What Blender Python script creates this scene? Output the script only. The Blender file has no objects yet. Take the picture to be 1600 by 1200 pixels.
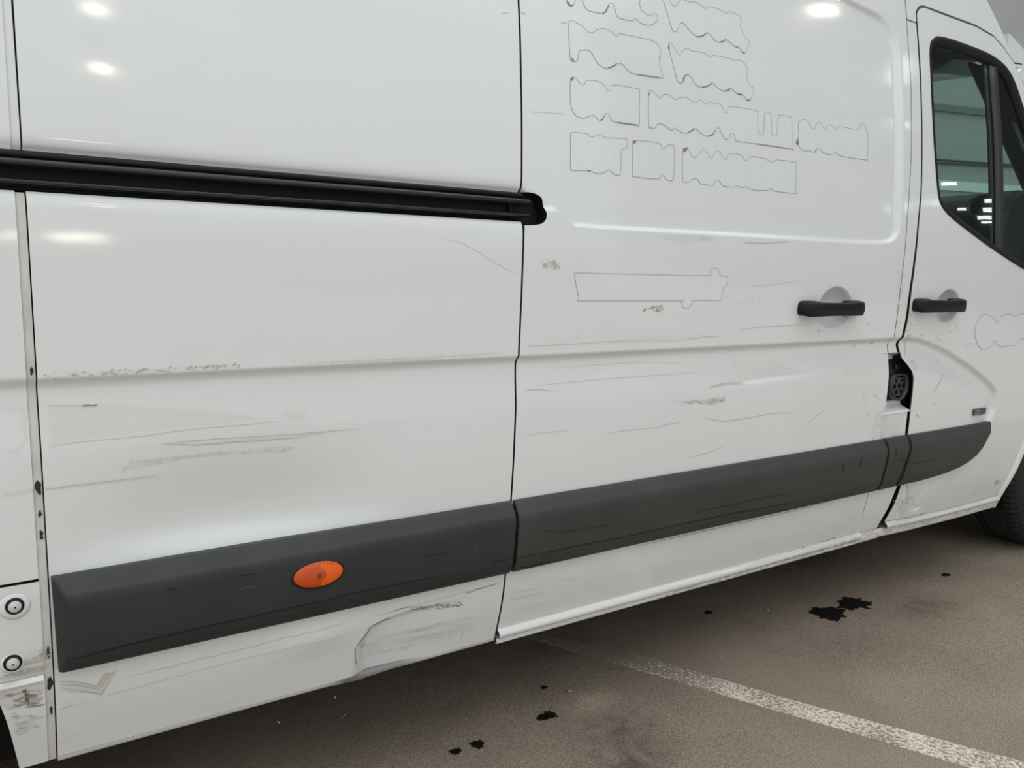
import bpy, math, random
import numpy as np
from mathutils import Matrix, Vector

# ------------------------------------------------------------------ camera, sky, exposure
# world: X runs along the van towards its nose, Y away from the viewer, Z up; ground is z = 0
sc = bpy.context.scene
C = sc.collection
R = np.array([[0.8266272, -0.05855276, 0.5596955],
              [-0.56261136, -0.10805699, 0.81962927],
              [0.01248746, -0.99241889, -0.1222653]])      # world axes seen in camera axes
CAM = np.array([0.0, -1.35, 1.04])
F = 1300.0
cd = bpy.data.cameras.new('camera'); cam = bpy.data.objects.new('camera', cd); C.objects.link(cam)
cd.sensor_width = 36.0; cd.lens = F / 1600 * 36.0; cd.clip_start = 0.02
M = Matrix.Identity(4)
for i in range(3):
    M[i][0] = R[i, 0]; M[i][1] = -R[i, 1]; M[i][2] = -R[i, 2]; M[i][3] = CAM[i]
cam.matrix_world = M
sc.camera = cam

wd = bpy.data.worlds.new('overcast'); sc.world = wd; wd.use_nodes = True
nt = wd.node_tree; nt.nodes.clear()
wo = nt.nodes.new('ShaderNodeOutputWorld'); bg = nt.nodes.new('ShaderNodeBackground')
tc = nt.nodes.new('ShaderNodeTexCoord'); sx = nt.nodes.new('ShaderNodeSeparateXYZ')
rp = nt.nodes.new('ShaderNodeValToRGB')
nt.links.new(tc.outputs['Generated'], sx.inputs[0]); nt.links.new(sx.outputs['Z'], rp.inputs[0])
rp.color_ramp.elements[0].position = 0.0; rp.color_ramp.elements[0].color = (.50, .525, .535, 1)
rp.color_ramp.elements[1].position = 1.0; rp.color_ramp.elements[1].color = (1.10, 1.17, 1.19, 1)
nt.links.new(rp.outputs[0], bg.inputs[0]); bg.inputs[1].default_value = 1.0
nt.links.new(bg.outputs[0], wo.inputs[0])

vs = sc.view_settings
vs.view_transform = 'Standard'; vs.look = 'None'; vs.gamma = 1.0; vs.use_curve_mapping = False
vs.exposure = 0.45

# ------------------------------------------------------------------ numeric helpers
rng = np.random.RandomState(7)
LAT = rng.rand(256, 256)
def vnoise(u, v):
    u = np.asarray(u, float); v = np.asarray(v, float)
    iu = np.floor(u).astype(int); iv = np.floor(v).astype(int)
    fu = u - iu; fv = v - iv
    fu = fu * fu * (3 - 2 * fu); fv = fv * fv * (3 - 2 * fv)
    a = LAT[iu % 256, iv % 256]; b = LAT[(iu + 1) % 256, iv % 256]
    c = LAT[iu % 256, (iv + 1) % 256]; d = LAT[(iu + 1) % 256, (iv + 1) % 256]
    return (a * (1 - fu) + b * fu) * (1 - fv) + (c * (1 - fu) + d * fu) * fv
def sstep(t):
    t = np.clip(t, 0, 1); return t * t * (3 - 2 * t)
def inside(px, pz, poly):
    poly = np.asarray(poly, float); n = len(poly); r = np.zeros(px.shape, bool)
    for i in range(n):
        x0, z0 = poly[i]; x1, z1 = poly[(i + 1) % n]
        if z0 == z1: continue
        c = (z0 > pz) != (z1 > pz)
        r ^= c & (px < (x1 - x0) * (pz - z0) / (z1 - z0) + x0)
    return r
def nearest(px, pz, pts, closed=True):
    pts = np.asarray(pts, float); n = len(pts)
    best = np.full(px.shape, 1e9); bx = np.zeros(px.shape); bz = np.zeros(px.shape); bt = np.zeros(px.shape)
    acc = 0.0
    for i in range(n if closed else n - 1):
        a = pts[i]; b = pts[(i + 1) % n]; d = b - a; L2 = d @ d
        if L2 < 1e-14: continue
        t = np.clip(((px - a[0]) * d[0] + (pz - a[1]) * d[1]) / L2, 0, 1)
        qx = a[0] + t * d[0]; qz = a[1] + t * d[1]
        e = (px - qx) ** 2 + (pz - qz) ** 2
        m = e < best
        best = np.where(m, e, best); bx = np.where(m, qx, bx); bz = np.where(m, qz, bz)
        bt = np.where(m, acc + t * math.sqrt(L2), bt); acc += math.sqrt(L2)
    return np.sqrt(best), bx, bz, bt / max(acc, 1e-9)
def smooth_path(pts, closed=False, k=6):
    p = np.asarray(pts, float); n = len(p); out = []
    rngi = range(n) if closed else range(n - 1)
    for i in rngi:
        if closed: p0, p1, p2, p3 = p[i - 1], p[i], p[(i + 1) % n], p[(i + 2) % n]
        else: p0, p1, p2, p3 = p[max(i - 1, 0)], p[i], p[i + 1], p[min(i + 2, n - 1)]
        for j in range(k):
            t = j / k
            out.append(.5 * ((2 * p1) + (-p0 + p2) * t + (2 * p0 - 5 * p1 + 4 * p2 - p3) * t * t + (-p0 + 3 * p1 - 3 * p2 + p3) * t ** 3))
    if not closed: out.append(p[-1])
    return np.array(out)
def resample(pts, step, closed=False):
    p = np.asarray(pts, float)
    if closed: p = np.vstack([p, p[:1]])
    s = np.r_[0, np.cumsum(np.hypot(*np.diff(p, axis=0).T))]
    n = max(2, int(s[-1] / step) + 1); q = np.linspace(0, s[-1], n)
    if closed: q = q[:-1]
    return np.c_[np.interp(q, s, p[:, 0]), np.interp(q, s, p[:, 1])]

# ------------------------------------------------------------------ section of the van's flank and site survey
ZS = 0.06
TAB = np.array([(0, .13), (.1, .11), (.206, .087), (.243, .0755), (.292, .060), (.33, .052), (.366, .0465), (.45, .036), (.535, .029),
  (.59, .024), (.644, .0205), (.71, .0175), (.776, .0145), (.833, .0115), (.853, .0105), (.904, .0075), (.968, .004), (1.03, .0015),
  (1.095, 0), (1.16, 0), (1.215, .0005), (1.275, .002), (1.335, .0045), (1.395, .0085), (1.455, .012), (1.55, .022), (1.66, .034),
  (1.77, .048), (1.9, .072), (2.0, .095), (2.2, .16), (2.4, .3)])
_z = np.arange(-.1, 2.5, .002); _y = np.interp(_z, TAB[:, 0] + ZS, TAB[:, 1])
_k = np.exp(-.5 * (np.arange(-30, 31) / 10.) ** 2); _k /= _k.sum()
_y = np.convolve(np.pad(_y, 30, 'edge'), _k, 'valid')
def base(z): return np.interp(z, _z, _y)
def ray(px, py): return R @ np.array([px - 800., py - 600., F])
def S(px, py, off=0.0):              # a surveyed mark on the flank -> (X, Z) on its surface
    r = ray(px, py); y = off; z = 1.0
    for _ in range(12):
        s = (y - CAM[1]) / r[1]; z = CAM[2] + r[2] * s; y = float(base(z)) + off
    return (r[0] * s, z)
def SP(pts, off=0.0): return np.array([S(*p, off) for p in pts])
def G(px, py, z=0.0):                # a surveyed mark on the ground -> (X, Y)
    r = ray(px, py); s = (z - CAM[2]) / r[2]; return (r[0] * s, CAM[1] + r[1] * s)
def A_y(px, py, y):
    r = ray(px, py); s = (y - CAM[1]) / r[1]; return (r[0] * s, y, CAM[2] + r[2] * s)

ZC = .892                             # waist crease
Z_RT, Z_RB = 1.209, 1.156             # slot of the door rail
X_L0, X_L1 = .092, .1065              # sealed joint at the left
X_MID = .945
Z_ST, Z_SB = .592, .438               # rubbing strip
# recessed upper field (rear side panel and sliding door)
REC = np.vstack([[(-3, 1.18), (.999, 1.18)], SP([(868, 329), (876, 334), (890, 348), (899, 354), (940, 357.5), (1150, 369), (1340, 380)]),
                 smooth_path(SP([(1378, 381), (1393, 378), (1403, 368), (1409, 350), (1411, 325)]), k=4), SP([(1413, 270), (1413, 200), (1411, 130)]),
                 smooth_path(SP([(1409, 85), (1404, 60), (1394, 40), (1380, 25)]), k=4), SP([(1340, 5)]), [(1.0, 1.93), (.3, 2.02), (-3, 2.05)]])
# field under the waist crease, ending on the front door
BUL = np.vstack([[(-3, -1), (-3, ZC), (2.30, ZC)], smooth_path(SP([(1415, 528), (1432, 528), (1450, 533.5), (1475, 544.5), (1500, 559.5), (1525, 577.5), (1545, 595), (1554, 604.5), (1558, 614)]), k=4),
                 SP([(1558, 622), (1556, 640), (1547, 660), (1541, 690), (1530, 730)]), [(2.80, -1)]])
D1 = SP([(30, 905), (70, 884), (110, 860), (170, 838), (300, 818), (480, 797), (640, 775)])
D2 = SP([(1120, 604), (1145, 600), (1210, 591), (1290, 582)])
D3 = smooth_path(SP([(546, 1060), (552, 1030), (558, 1010), (572, 992), (582, 980), (598, 971), (620, 961), (660, 948), (720, 935)]), k=3)
D4 = SP([(1412, 745), (1422, 765), (1424, 785), (1432, 796), (1446, 788)])
BOWL1, BOWL2 = S(1305.5, 481), S(1482, 478)
def dband(x, z, path, up, dn, side=1):
    d, bx, bz, t = nearest(x, z, path, False)
    s = np.where(z > bz, d, -d)
    k = np.where(s > 0, np.exp(-s / up), np.exp(s / dn)) if side == 1 else np.where(s > 0, np.exp(-.5 * (s / up) ** 2), np.exp(-.5 * (s / dn) ** 2))
    return k * np.sin(np.pi * np.clip(t, 0.0, 1.0)) ** (1.0 if side == 1 else 1.3)
def Y(x, z):
    x = np.asarray(x, float); z = np.asarray(z, float)
    y = base(z)
    m = (z > 1.12) & (x < 2.3)
    if m.any():
        xx, zz = x[m], z[m]; d, *_ = nearest(xx, zz, REC); ins = inside(xx, zz, REC)
        w = .0095 + .026 * sstep((xx - 2.12) / .08) * sstep((zz - 1.17) / .06)
        y = y.copy(); y[m] += .0100 * np.where(ins, sstep(d / w), 0)
    m = (z < ZC + .02) & (x < 3.0)
    if m.any():
        xx, zz = x[m], z[m]; d, *_ = nearest(xx, zz, BUL); ins = inside(xx, zz, BUL)
        y = y.copy(); q = np.where(ins, d, 0)
        y[m] += (.0105 * (1 - (1 - np.clip(q / .018, 0, 1)) ** 2) - .0075 * sstep((q - .012) / .105)) * np.where(xx > 2.45, sstep((zz - .52) / .07), 1)
    for c, rx, rz, dep in ((BOWL1, .072, .057, .034), (BOWL2, .062, .051, .032)):
        q = ((x - c[0]) / rx) ** 2 + ((z - c[1]) / rz) ** 2
        y = y + dep * np.sqrt(np.clip(1 - q, 0, 1)) * sstep((1 - q) / .25)
    m = (x > .05) & (x < .90) & (z > .5) & (z < .89)
    if m.any(): y = y.copy(); y[m] += .022 * dband(x[m], z[m], D1, .075, .032, 2)
    m = (x > 1.3) & (x < 2.1) & (z > .7) & (z < .89)
    if m.any(): y = y.copy(); y[m] += .0075 * dband(x[m], z[m], D2, .03, .005)
    m = (x > .3) & (x < 1.0) & (z > .15) & (z < .5)
    if m.any():
        xx, zz = x[m], z[m]; d, bx, bz, t = nearest(xx, zz, D3, False)
        below = zz < np.interp(xx, D3[:, 0], D3[:, 1], left=-1)
        y = y.copy(); y[m] += .019 * np.where(below, sstep(d / np.interp(zz, [.29, .37], [.05, .014])), 0) * (1 - sstep((xx - .62) / .26)) * sstep((xx - D3[0, 0]) / .01 + .5)
        y[m] -= .007 * np.exp(-((xx - .53) / .075) ** 2 - ((zz - .385) / .030) ** 2)
    m = (x > 2.2) & (x < 2.7) & (z > .2) & (z < .5)
    if m.any(): y = y.copy(); y[m] += .016 * dband(x[m], z[m], D4, .05, .010)
    # sheet metal is never dead flat
    y = y + .0009 * (vnoise(x * 3.1 + 7, z * 5.3 + 3) - .5) + .0004 * (vnoise(x * 11 + 1, z * 17 + 9) - .5)
    # edges of the rail slot roll inwards
    y = y + np.where((x < .955), .012 * np.exp(-np.abs(z - (Z_RT + .004)) / .006) * (z > Z_RT - .01), 0)
    y = y + np.where((x < .945), .007 * np.exp(-np.abs(z - Z_RB) / .008) * (z < Z_RB + .01), 0)
    return y

# ------------------------------------------------------------------ materials
def new_mat(name):
    m = bpy.data.materials.new(name); m.use_nodes = True
    return m, m.node_tree, m.node_tree.nodes['Principled BSDF']
def mat(name, col, rough=.5, metal=0., coat=0., coat_r=.08, bump=0., bscale=200., spec=.5, var=0., vscale=8.):
    m, t, b = new_mat(name)
    b.inputs['Base Color'].default_value = (*col, 1); b.inputs['Roughness'].default_value = rough
    b.inputs['Metallic'].default_value = metal; b.inputs['Coat Weight'].default_value = coat
    b.inputs['Coat Roughness'].default_value = coat_r; b.inputs['Specular IOR Level'].default_value = spec
    if bump or var:
        c = t.nodes.new('ShaderNodeTexCoord'); n = t.nodes.new('ShaderNodeTexNoise')
        t.links.new(c.outputs['Object'], n.inputs['Vector'])
    if bump:
        n.inputs['Scale'].default_value = bscale; n.inputs['Detail'].default_value = 3
        bp = t.nodes.new('ShaderNodeBump'); bp.inputs['Strength'].default_value = bump; bp.inputs['Distance'].default_value = .001
        t.links.new(n.outputs['Fac'], bp.inputs['Height']); t.links.new(bp.outputs[0], b.inputs['Normal'])
    if var:
        n2 = t.nodes.new('ShaderNodeTexNoise'); n2.inputs['Scale'].default_value = vscale; n2.inputs['Detail'].default_value = 4
        t.links.new(c.outputs['Object'], n2.inputs['Vector'])
        r = t.nodes.new('ShaderNodeValToRGB')
        r.color_ramp.elements[0].position = .3; r.color_ramp.elements[1].position = .7
        r.color_ramp.elements[0].color = (*[x * (1 - var) for x in col], 1); r.color_ramp.elements[1].color = (*[min(1, x * (1 + var)) for x in col], 1)
        t.links.new(n2.outputs['Fac'], r.inputs[0]); t.links.new(r.outputs[0], b.inputs['Base Color'])
    return m
WHITE = (.80, .803, .79)
def paint_mat():
    m, t, b = new_mat('white_paint_worn')
    a = t.nodes.new('ShaderNodeAttribute'); a.attribute_name = 'wear'
    t.links.new(a.outputs['Color'], b.inputs['Base Color'])
    b.inputs['Roughness'].default_value = .42; b.inputs['Coat Weight'].default_value = 1.0; b.inputs['Coat Roughness'].default_value = .07
    c = t.nodes.new('ShaderNodeTexCoord'); mp = t.nodes.new('ShaderNodeMapping'); n = t.nodes.new('ShaderNodeTexNoise')
    mp.inputs['Scale'].default_value = (14, 14, 160)
    t.links.new(c.outputs['Object'], mp.inputs[0]); t.links.new(mp.outputs[0], n.inputs['Vector'])
    n.inputs['Scale'].default_value = 1.5; n.inputs['Detail'].default_value = 4
    r = t.nodes.new('ShaderNodeMapRange'); r.inputs[3].default_value = .045; r.inputs[4].default_value = .11
    t.links.new(n.outputs['Fac'], r.inputs[0]); t.links.new(r.outputs[0], b.inputs['Coat Roughness'])
    return m
PAINT = paint_mat()
PLAIN = mat('white_paint', WHITE, .42, coat=1.0, coat_r=.08)
STRIP = mat('charcoal_plastic', (.026, .026, .028), .42, bump=.25, bscale=900, var=.25, vscale=5)
BLACK = mat('black_plastic', (.010, .010, .011), .28)
RUBBER = mat('black_rubber', (.010, .010, .010), .55, spec=.25)
DARK = mat('dark_gap', (.012, .010, .010), .9, spec=.1)
UNDER = mat('dark_underbody', (.012, .012, .012), .9, spec=.1)
SEALER = mat('dirty_sealant', (.68, .665, .62), .6, var=.10, vscale=30)
ORANGE = None
def mix_marks(name, col): return mat(name, col, .7, spec=.2)
MK_BROWN = mix_marks('brown_scuff', (.27, .235, .205)); MK_GREY = mix_marks('grey_scratch', (.59, .575, .55)); MK_DARK = mix_marks('dark_scratch', (.06, .05, .05))
MK_PALE = mix_marks('pale_scratch', (.16, .16, .16)); MK_LINE = mix_marks('cut_line', (.36, .37, .37)); MK_BLK = mat('black_scuff', (.010, .010, .010), .35)
def glass_mat(name, tint, refl_r=.0):
    m = bpy.data.materials.new(name); m.use_nodes = True; t = m.node_tree; t.nodes.clear()
    o = t.nodes.new('ShaderNodeOutputMaterial'); mx = t.nodes.new('ShaderNodeMixShader'); tr = t.nodes.new('ShaderNodeBsdfTransparent')
    gl = t.nodes.new('ShaderNodeBsdfGlossy'); fr = t.nodes.new('ShaderNodeFresnel'); fr.inputs[0].default_value = 1.5
    ge = t.nodes.new('ShaderNodeNewGeometry'); mm_ = t.nodes.new('ShaderNodeMath'); mm_.operation = 'SUBTRACT'; mm_.inputs[0].default_value = 1.0; mu_ = t.nodes.new('ShaderNodeMath'); mu_.operation = 'MULTIPLY'
    t.links.new(ge.outputs['Backfacing'], mm_.inputs[1]); t.links.new(mm_.outputs[0], mu_.inputs[0]); t.links.new(fr.outputs[0], mu_.inputs[1])
    tr.inputs[0].default_value = (*tint, 1); gl.inputs['Roughness'].default_value = refl_r
    t.links.new(mu_.outputs[0], mx.inputs[0]); t.links.new(tr.outputs[0], mx.inputs[1]); t.links.new(gl.outputs[0], mx.inputs[2])
    t.links.new(mx.outputs[0], o.inputs[0])
    return m
GLASS = glass_mat('green_tinted_glass', (.56, .77, .68))
WGLASS = glass_mat('windscreen_glass', (.90, .95, .93))

# ------------------------------------------------------------------ object helpers
def link(o, parent=None):
    C.objects.link(o)
    if parent is not None: o.parent = parent
    return o
def mesh_np(name, verts, faces, mat_, parent=None, smooth=True, cols=None):
    """faces: list of arrays (k x 4 or k x 3)"""
    me = bpy.data.meshes.new(name)
    verts = np.asarray(verts, np.float32)
    faces = [np.asarray(f, np.int32) for f in faces if len(f)]
    me.vertices.add(len(verts)); me.vertices.foreach_set('co', verts.ravel())
    nl = sum(f.size for f in faces); npl = sum(len(f) for f in faces)
    me.loops.add(nl); me.polygons.add(npl)
    me.loops.foreach_set('vertex_index', np.concatenate([f.ravel() for f in faces]))
    starts = np.concatenate([np.full(len(f), f.shape[1], np.int32) for f in faces])
    me.polygons.foreach_set('loop_start', np.r_[0, np.cumsum(starts)[:-1]].astype(np.int32))
    me.polygons.foreach_set('use_smooth', np.full(npl, smooth))
    if cols is not None:
        a = me.color_attributes.new('wear', 'FLOAT_COLOR', 'POINT')
        a.data.foreach_set('color', np.c_[cols, np.ones(len(cols))].astype(np.float32).ravel())
    me.update(calc_edges=True); me.validate()
    me.materials.append(mat_)
    o = bpy.data.objects.new(name, me)
    return link(o, parent)
def mesh_py(name, v, f, mat_, parent=None, smooth=False):
    me = bpy.data.meshes.new(name); me.from_pydata([tuple(map(float, q)) for q in v], [], [tuple(map(int, q)) for q in f]); me.materials.append(mat_)
    if smooth: me.polygons.foreach_set('use_smooth', [True] * len(me.polygons))
    me.update(); return link(bpy.data.objects.new(name, me), parent)
class MB:
    def __init__(s): s.v = []; s.f = []
    def box(s, a, b):
        n = len(s.v); (x0, y0, z0), (x1, y1, z1) = a, b
        s.v += [(x0, y0, z0), (x1, y0, z0), (x1, y1, z0), (x0, y1, z0), (x0, y0, z1), (x1, y0, z1), (x1, y1, z1), (x0, y1, z1)]
        s.f += [tuple(n + i for i in q) for q in ((0, 3, 2, 1), (4, 5, 6, 7), (0, 1, 5, 4), (1, 2, 6, 5), (2, 3, 7, 6), (3, 0, 4, 7))]
    def loft(s, rings, closed=True, caps=True):
        n = len(s.v); k = len(rings[0])
        for r in rings: s.v += [tuple(p) for p in r]
        for i in range(len(rings) - 1):
            for j in range(k if closed else k - 1):
                j2 = (j + 1) % k
                s.f.append((n + i * k + j, n + i * k + j2, n + (i + 1) * k + j2, n + (i + 1) * k + j))
        if caps and closed:
            s.f.append(tuple(n + j for j in reversed(range(k)))); e = n + (len(rings) - 1) * k
            s.f.append(tuple(e + j for j in range(k)))
    def tube(s, path, r, k=8, caps=True):
        P = [Vector(p) for p in path]; rings = []
        for i, p in enumerate(P):
            d = (P[min(i + 1, len(P) - 1)] - P[max(i - 1, 0)]).normalized()
            u = d.cross(Vector((0, 0, 1)));
            if u.length < 1e-4: u = d.cross(Vector((1, 0, 0)))
            u.normalize(); w = d.cross(u)
            rr = r[i] if hasattr(r, '__len__') else r
            rings.append([p + (u * math.cos(a) + w * math.sin(a)) * rr for a in [2 * math.pi * j / k for j in range(k)]])
        s.loft(rings, True, caps)
    def prism(s, pts, y0, y1, axis='y'):       # outline in (X,Z) pushed along Y
        k = len(pts)
        s.loft([[(p[0], y0, p[1]) for p in pts], [(p[0], y1, p[1]) for p in pts]])
    def build(s, name, m, parent=None, smooth=False): return mesh_py(name, s.v, s.f, m, parent, smooth)
def soften(o, w=.002, seg=2):
    b = o.modifiers.new('bevel', 'BEVEL'); b.width = w; b.segments = seg; b.limit_method = 'ANGLE'; b.angle_limit = math.radians(35)
    o.data.polygons.foreach_set('use_smooth', [True] * len(o.data.polygons))
    w_ = o.modifiers.new('weighted', 'WEIGHTED_NORMAL'); return o
def empty(name, loc, parent=None):
    o = bpy.data.objects.new(name, None); o.location = loc; o.empty_display_size = .1; return link(o, parent)

# ------------------------------------------------------------------ dirt and scuffs on the paint: colour only, fixed to the body
DIRTS = []
def px2m(px, py):
    a = S(px, py); b = S(px, py + 10.); return abs(a[1] - b[1]) / 10.
def dirt_line(pts, w, amt, col, kind='soft', off=0.): DIRTS.append(('line', SP(pts, off), w * px2m(*pts[0]), amt, np.array(col), kind))
def dirt_area(pts, soft, amt, col, kind='soft', off=0.): DIRTS.append(('area', SP(pts, off), soft * px2m(*pts[0]), amt, np.array(col), kind))
BEIGE = (.50, .44, .35); BROWN = (.22, .17, .125); GREY = (.30, .29, .27); FILM = (.735, .755, .755)
def tint(x, z):
    col = np.tile(np.array(WHITE), (len(x), 1))
    col *= (1 - .03 * vnoise(x * 5 + 3, z * 40 + 2) * vnoise(x * 1.3, z * 2.2))[:, None]
    for k, P, w, amt, c, kind in DIRTS:
        lo = P.min(0) - 3 * w - .01; hi = P.max(0) + 3 * w + .01
        m = (x > lo[0]) & (x < hi[0]) & (z > lo[1]) & (z < hi[1])
        if not m.any(): continue
        xx, zz = x[m], z[m]
        d, bx, bz, t = nearest(xx, zz, P, k == 'area')
        if k == 'line': a = np.exp(-.5 * (d / w) ** 2) * np.clip(np.sin(np.pi * np.clip(t, .02, .98)) * 3, 0, 1)
        else: a = np.where(inside(xx, zz, P), sstep(d / w + .25), 0)
        if kind == 'grain':
            n = vnoise(xx * 260, zz * 300) * .6 + vnoise(xx * 60, zz * 420) * .4; a = a * sstep((n - .42) / .2)
        elif kind == 'streak':
            n = vnoise(xx * 12 + zz * 20, zz * 330); n2 = vnoise(xx * 30, zz * 60); a = a * (.25 + .75 * sstep((n - .35) / .3)) * (.5 + .5 * n2)
        elif kind == 'soft':
            n = vnoise(xx * 22, zz * 90); a = a * (.55 + .45 * n)
        elif kind == 'vert':
            n = vnoise(xx * 330, zz * 3); a = a * (.35 + .65 * n)
        a = np.clip(a * amt, 0, 1)[:, None]
        col[m] = col[m] * (1 - a) + c * a
    return col

# --- surveyed marks
dirt_area([(72, 633), (200, 634), (330, 640), (438, 656), (300, 672), (210, 684), (135, 690), (75, 703)], 10, .20, BEIGE)
dirt_area([(255, 695), (300, 690), (480, 678), (560, 672), (480, 684), (310, 698)], 2, .38, BEIGE, 'streak')
dirt_area([(188, 739), (205, 722), (260, 717), (330, 709), (400, 705), (440, 700), (468, 703), (450, 708), (380, 712), (300, 718), (220, 733)], 2, .18, (.34, .30, .26), 'soft')
dirt_line([(128, 635), (155, 634.5)], 1.3, .5, GREY, 'flat')
dirt_line([(40, 768), (68, 766), (150, 757), (255, 746)], 2, .30, BEIGE, 'flat')
dirt_line([(64, 588), (190, 582), (300, 575), (372, 571)], 4, .2, BEIGE, 'streak')
dirt_line([(430, 570), (600, 562), (800, 552)], 3, .25, BEIGE, 'grain')
dirt_line([(0, 641), (38, 640), (40, 690), (25, 706), (0, 709)], 2.2, .18, BEIGE, 'flat')
dirt_line([(0, 775), (30, 772), (62, 765)], 3, .3, BEIGE, 'soft')
dirt_area([(440, 645), (480, 640), (482, 655), (455, 662)], 5, .22, BEIGE)
dirt_area([(1054, 627), (1072, 625), (1103, 624), (1124, 620), (1139, 614), (1133, 626), (1114, 632), (1077, 630)], 2, .18, (.36, .33, .29), 'soft')
dirt_line([(1108, 606), (1130, 601), (1146, 600), (1166, 600)], 1.4, .6, (.40, .33, .27), 'flat')
dirt_area([(1150, 566), (1210, 562), (1250, 574), (1262, 584), (1150, 597)], 8, .30, (.56, .52, .45), 'streak')
dirt_area([(1002, 483), (1018, 479), (1036, 476), (1033, 480), (1010, 484)], 2, .7, (.36, .20, .13), 'grain')
dirt_line([(1025, 486), (1034, 483)], 1.5, .6, (.36, .28, .2), 'flat')
dirt_area([(846, 410), (858, 405), (875, 410), (870, 421), (848, 419)], 5, .4, GREY, 'grain')
dirt_area([(1040, 366), (1110, 366), (1120, 376), (1070, 384), (1035, 374)], 5, .16, GREY, 'soft')
dirt_line([(1090, 372), (1113, 374)], 2, .35, BROWN, 'grain')
dirt_line([(830, 541), (900, 535), (1000, 531), (1124, 525)], 5, .18, BEIGE, 'streak')
for q in ((1150, 470), (1160, 468), (1167, 466), (1176, 465), (1186, 467)): dirt_line([(q[0], q[1]), (q[0] - 1, q[1] + 9)], 1.6, .35, (.62, .55, .40), 'flat')
dirt_area([(93, 1066), (125, 1067), (150, 1071), (163, 1054), (184, 1049), (174, 1068), (160, 1086), (128, 1081), (93, 1082)], 4, .5, BEIGE, 'streak')
dirt_area([(93, 1095), (130, 1085), (140, 1100), (95, 1120)], 8, .25, BEIGE, 'streak')
dirt_area([(20, 1042), (45, 1021), (76, 1006), (80, 1052), (0, 1078), (-10, 1060)], 10, .8, (.44,.38,.31), 'streak')
dirt_area([(-20, 1086), (66, 1076), (66, 1103), (14, 1112), (-10, 1105)], 5, .95, (.36, .30, .24), 'streak')
dirt_area([(35, 1078), (43, 1079), (46, 1092), (46, 1107), (40, 1099)], 1, 1.0, (.07, .06, .055), 'flat')
dirt_area([(14, 1119), (50, 1122), (58, 1130), (54, 1139), (25, 1150)], 9, .55, (.40, .37, .34), 'streak')
dirt_area([(70, 912), (79, 912), (88, 1055), (80, 1055)], 2, .6, BEIGE, 'streak')
dirt_area([(-5, 911), (78, 900), (78, 912), (-5, 922)], 4, .20, BEIGE, 'soft')
dirt_area([(565, 1008), (650, 985), (740, 962), (745, 990), (640, 1018), (560, 1044)], 8, .40, (.52, .47, .42), 'streak')
dirt_area([(563, 1013), (580, 1011), (572, 1018)], 2, .6, GREY, 'flat')
dirt_area([(640, 949), (690, 949), (725, 944), (700, 955), (650, 958)], 2, .45, (.3, .26, .22), 'grain')
dirt_area([(95, 1150), (400, 1085), (560, 1035), (562, 1043), (400, 1095), (95, 1166)], 6, .12, BEIGE, 'streak')
dirt_area([(1040, 925), (1150, 893), (1335, 838), (1337, 848), (1150, 903), (1040, 933)], 2, .5, BROWN, 'grain')
dirt_area([(780, 990), (1000, 930), (1335, 832), (1338, 846), (1000, 944), (780, 1002)], 4, .28, BEIGE, 'streak')
dirt_area([(1330, 838), (1385, 822), (1560, 780), (1566, 796), (1400, 840), (1330, 856)], 3, .55, (.40, .33, .26), 'grain')
dirt_area([(1385, 815), (1560, 772), (1566, 796), (1400, 834)], 4, .35, BEIGE, 'streak')
dirt_area([(1400, 780), (1430, 770), (1437, 792), (1405, 806)], 6, .3, BROWN, 'grain')
dirt_area([(1372, 640), (1394, 640), (1385, 692), (1360, 692)], 5, .30, (.45, .33, .26), 'grain')
dirt_area([(1380, 650), (1418, 645), (1412, 690), (1376, 692)], 3, .25, BEIGE, 'soft')
dirt_area([(1402, 420), (1416, 420), (1405, 535), (1396, 535)], 3, .22, BEIGE, 'streak')
dirt_area([(1419, 485), (1426, 485), (1424, 530), (1414, 530)], 3, .6, (.45, .36, .26), 'grain')
dirt_area([(1422, 560), (1432, 562), (1436, 580), (1428, 578)], 2, .5, (.4, .33, .26), 'grain')
dirt_area([(1220, 640), (1240, 690), (1380, 680), (1390, 560), (1340, 560)], 30, .08, BEIGE, 'soft')
dirt_area([(1500, 700), (1560, 690), (1568, 760), (1440, 790)], 25, .10, BEIGE, 'soft')
dirt_area([(1100, 760), (1370, 715), (1340, 840), (1000, 925)], 30, .12, BEIGE, 'soft')
dirt_area([(790, 925), (1000, 870), (1000, 905), (785, 985)], 25, .10, BEIGE, 'soft')
dirt_area([(1553, 752), (1562, 748), (1560, 757), (1553, 759)], 1.5, .6, GREY, 'flat')

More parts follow.
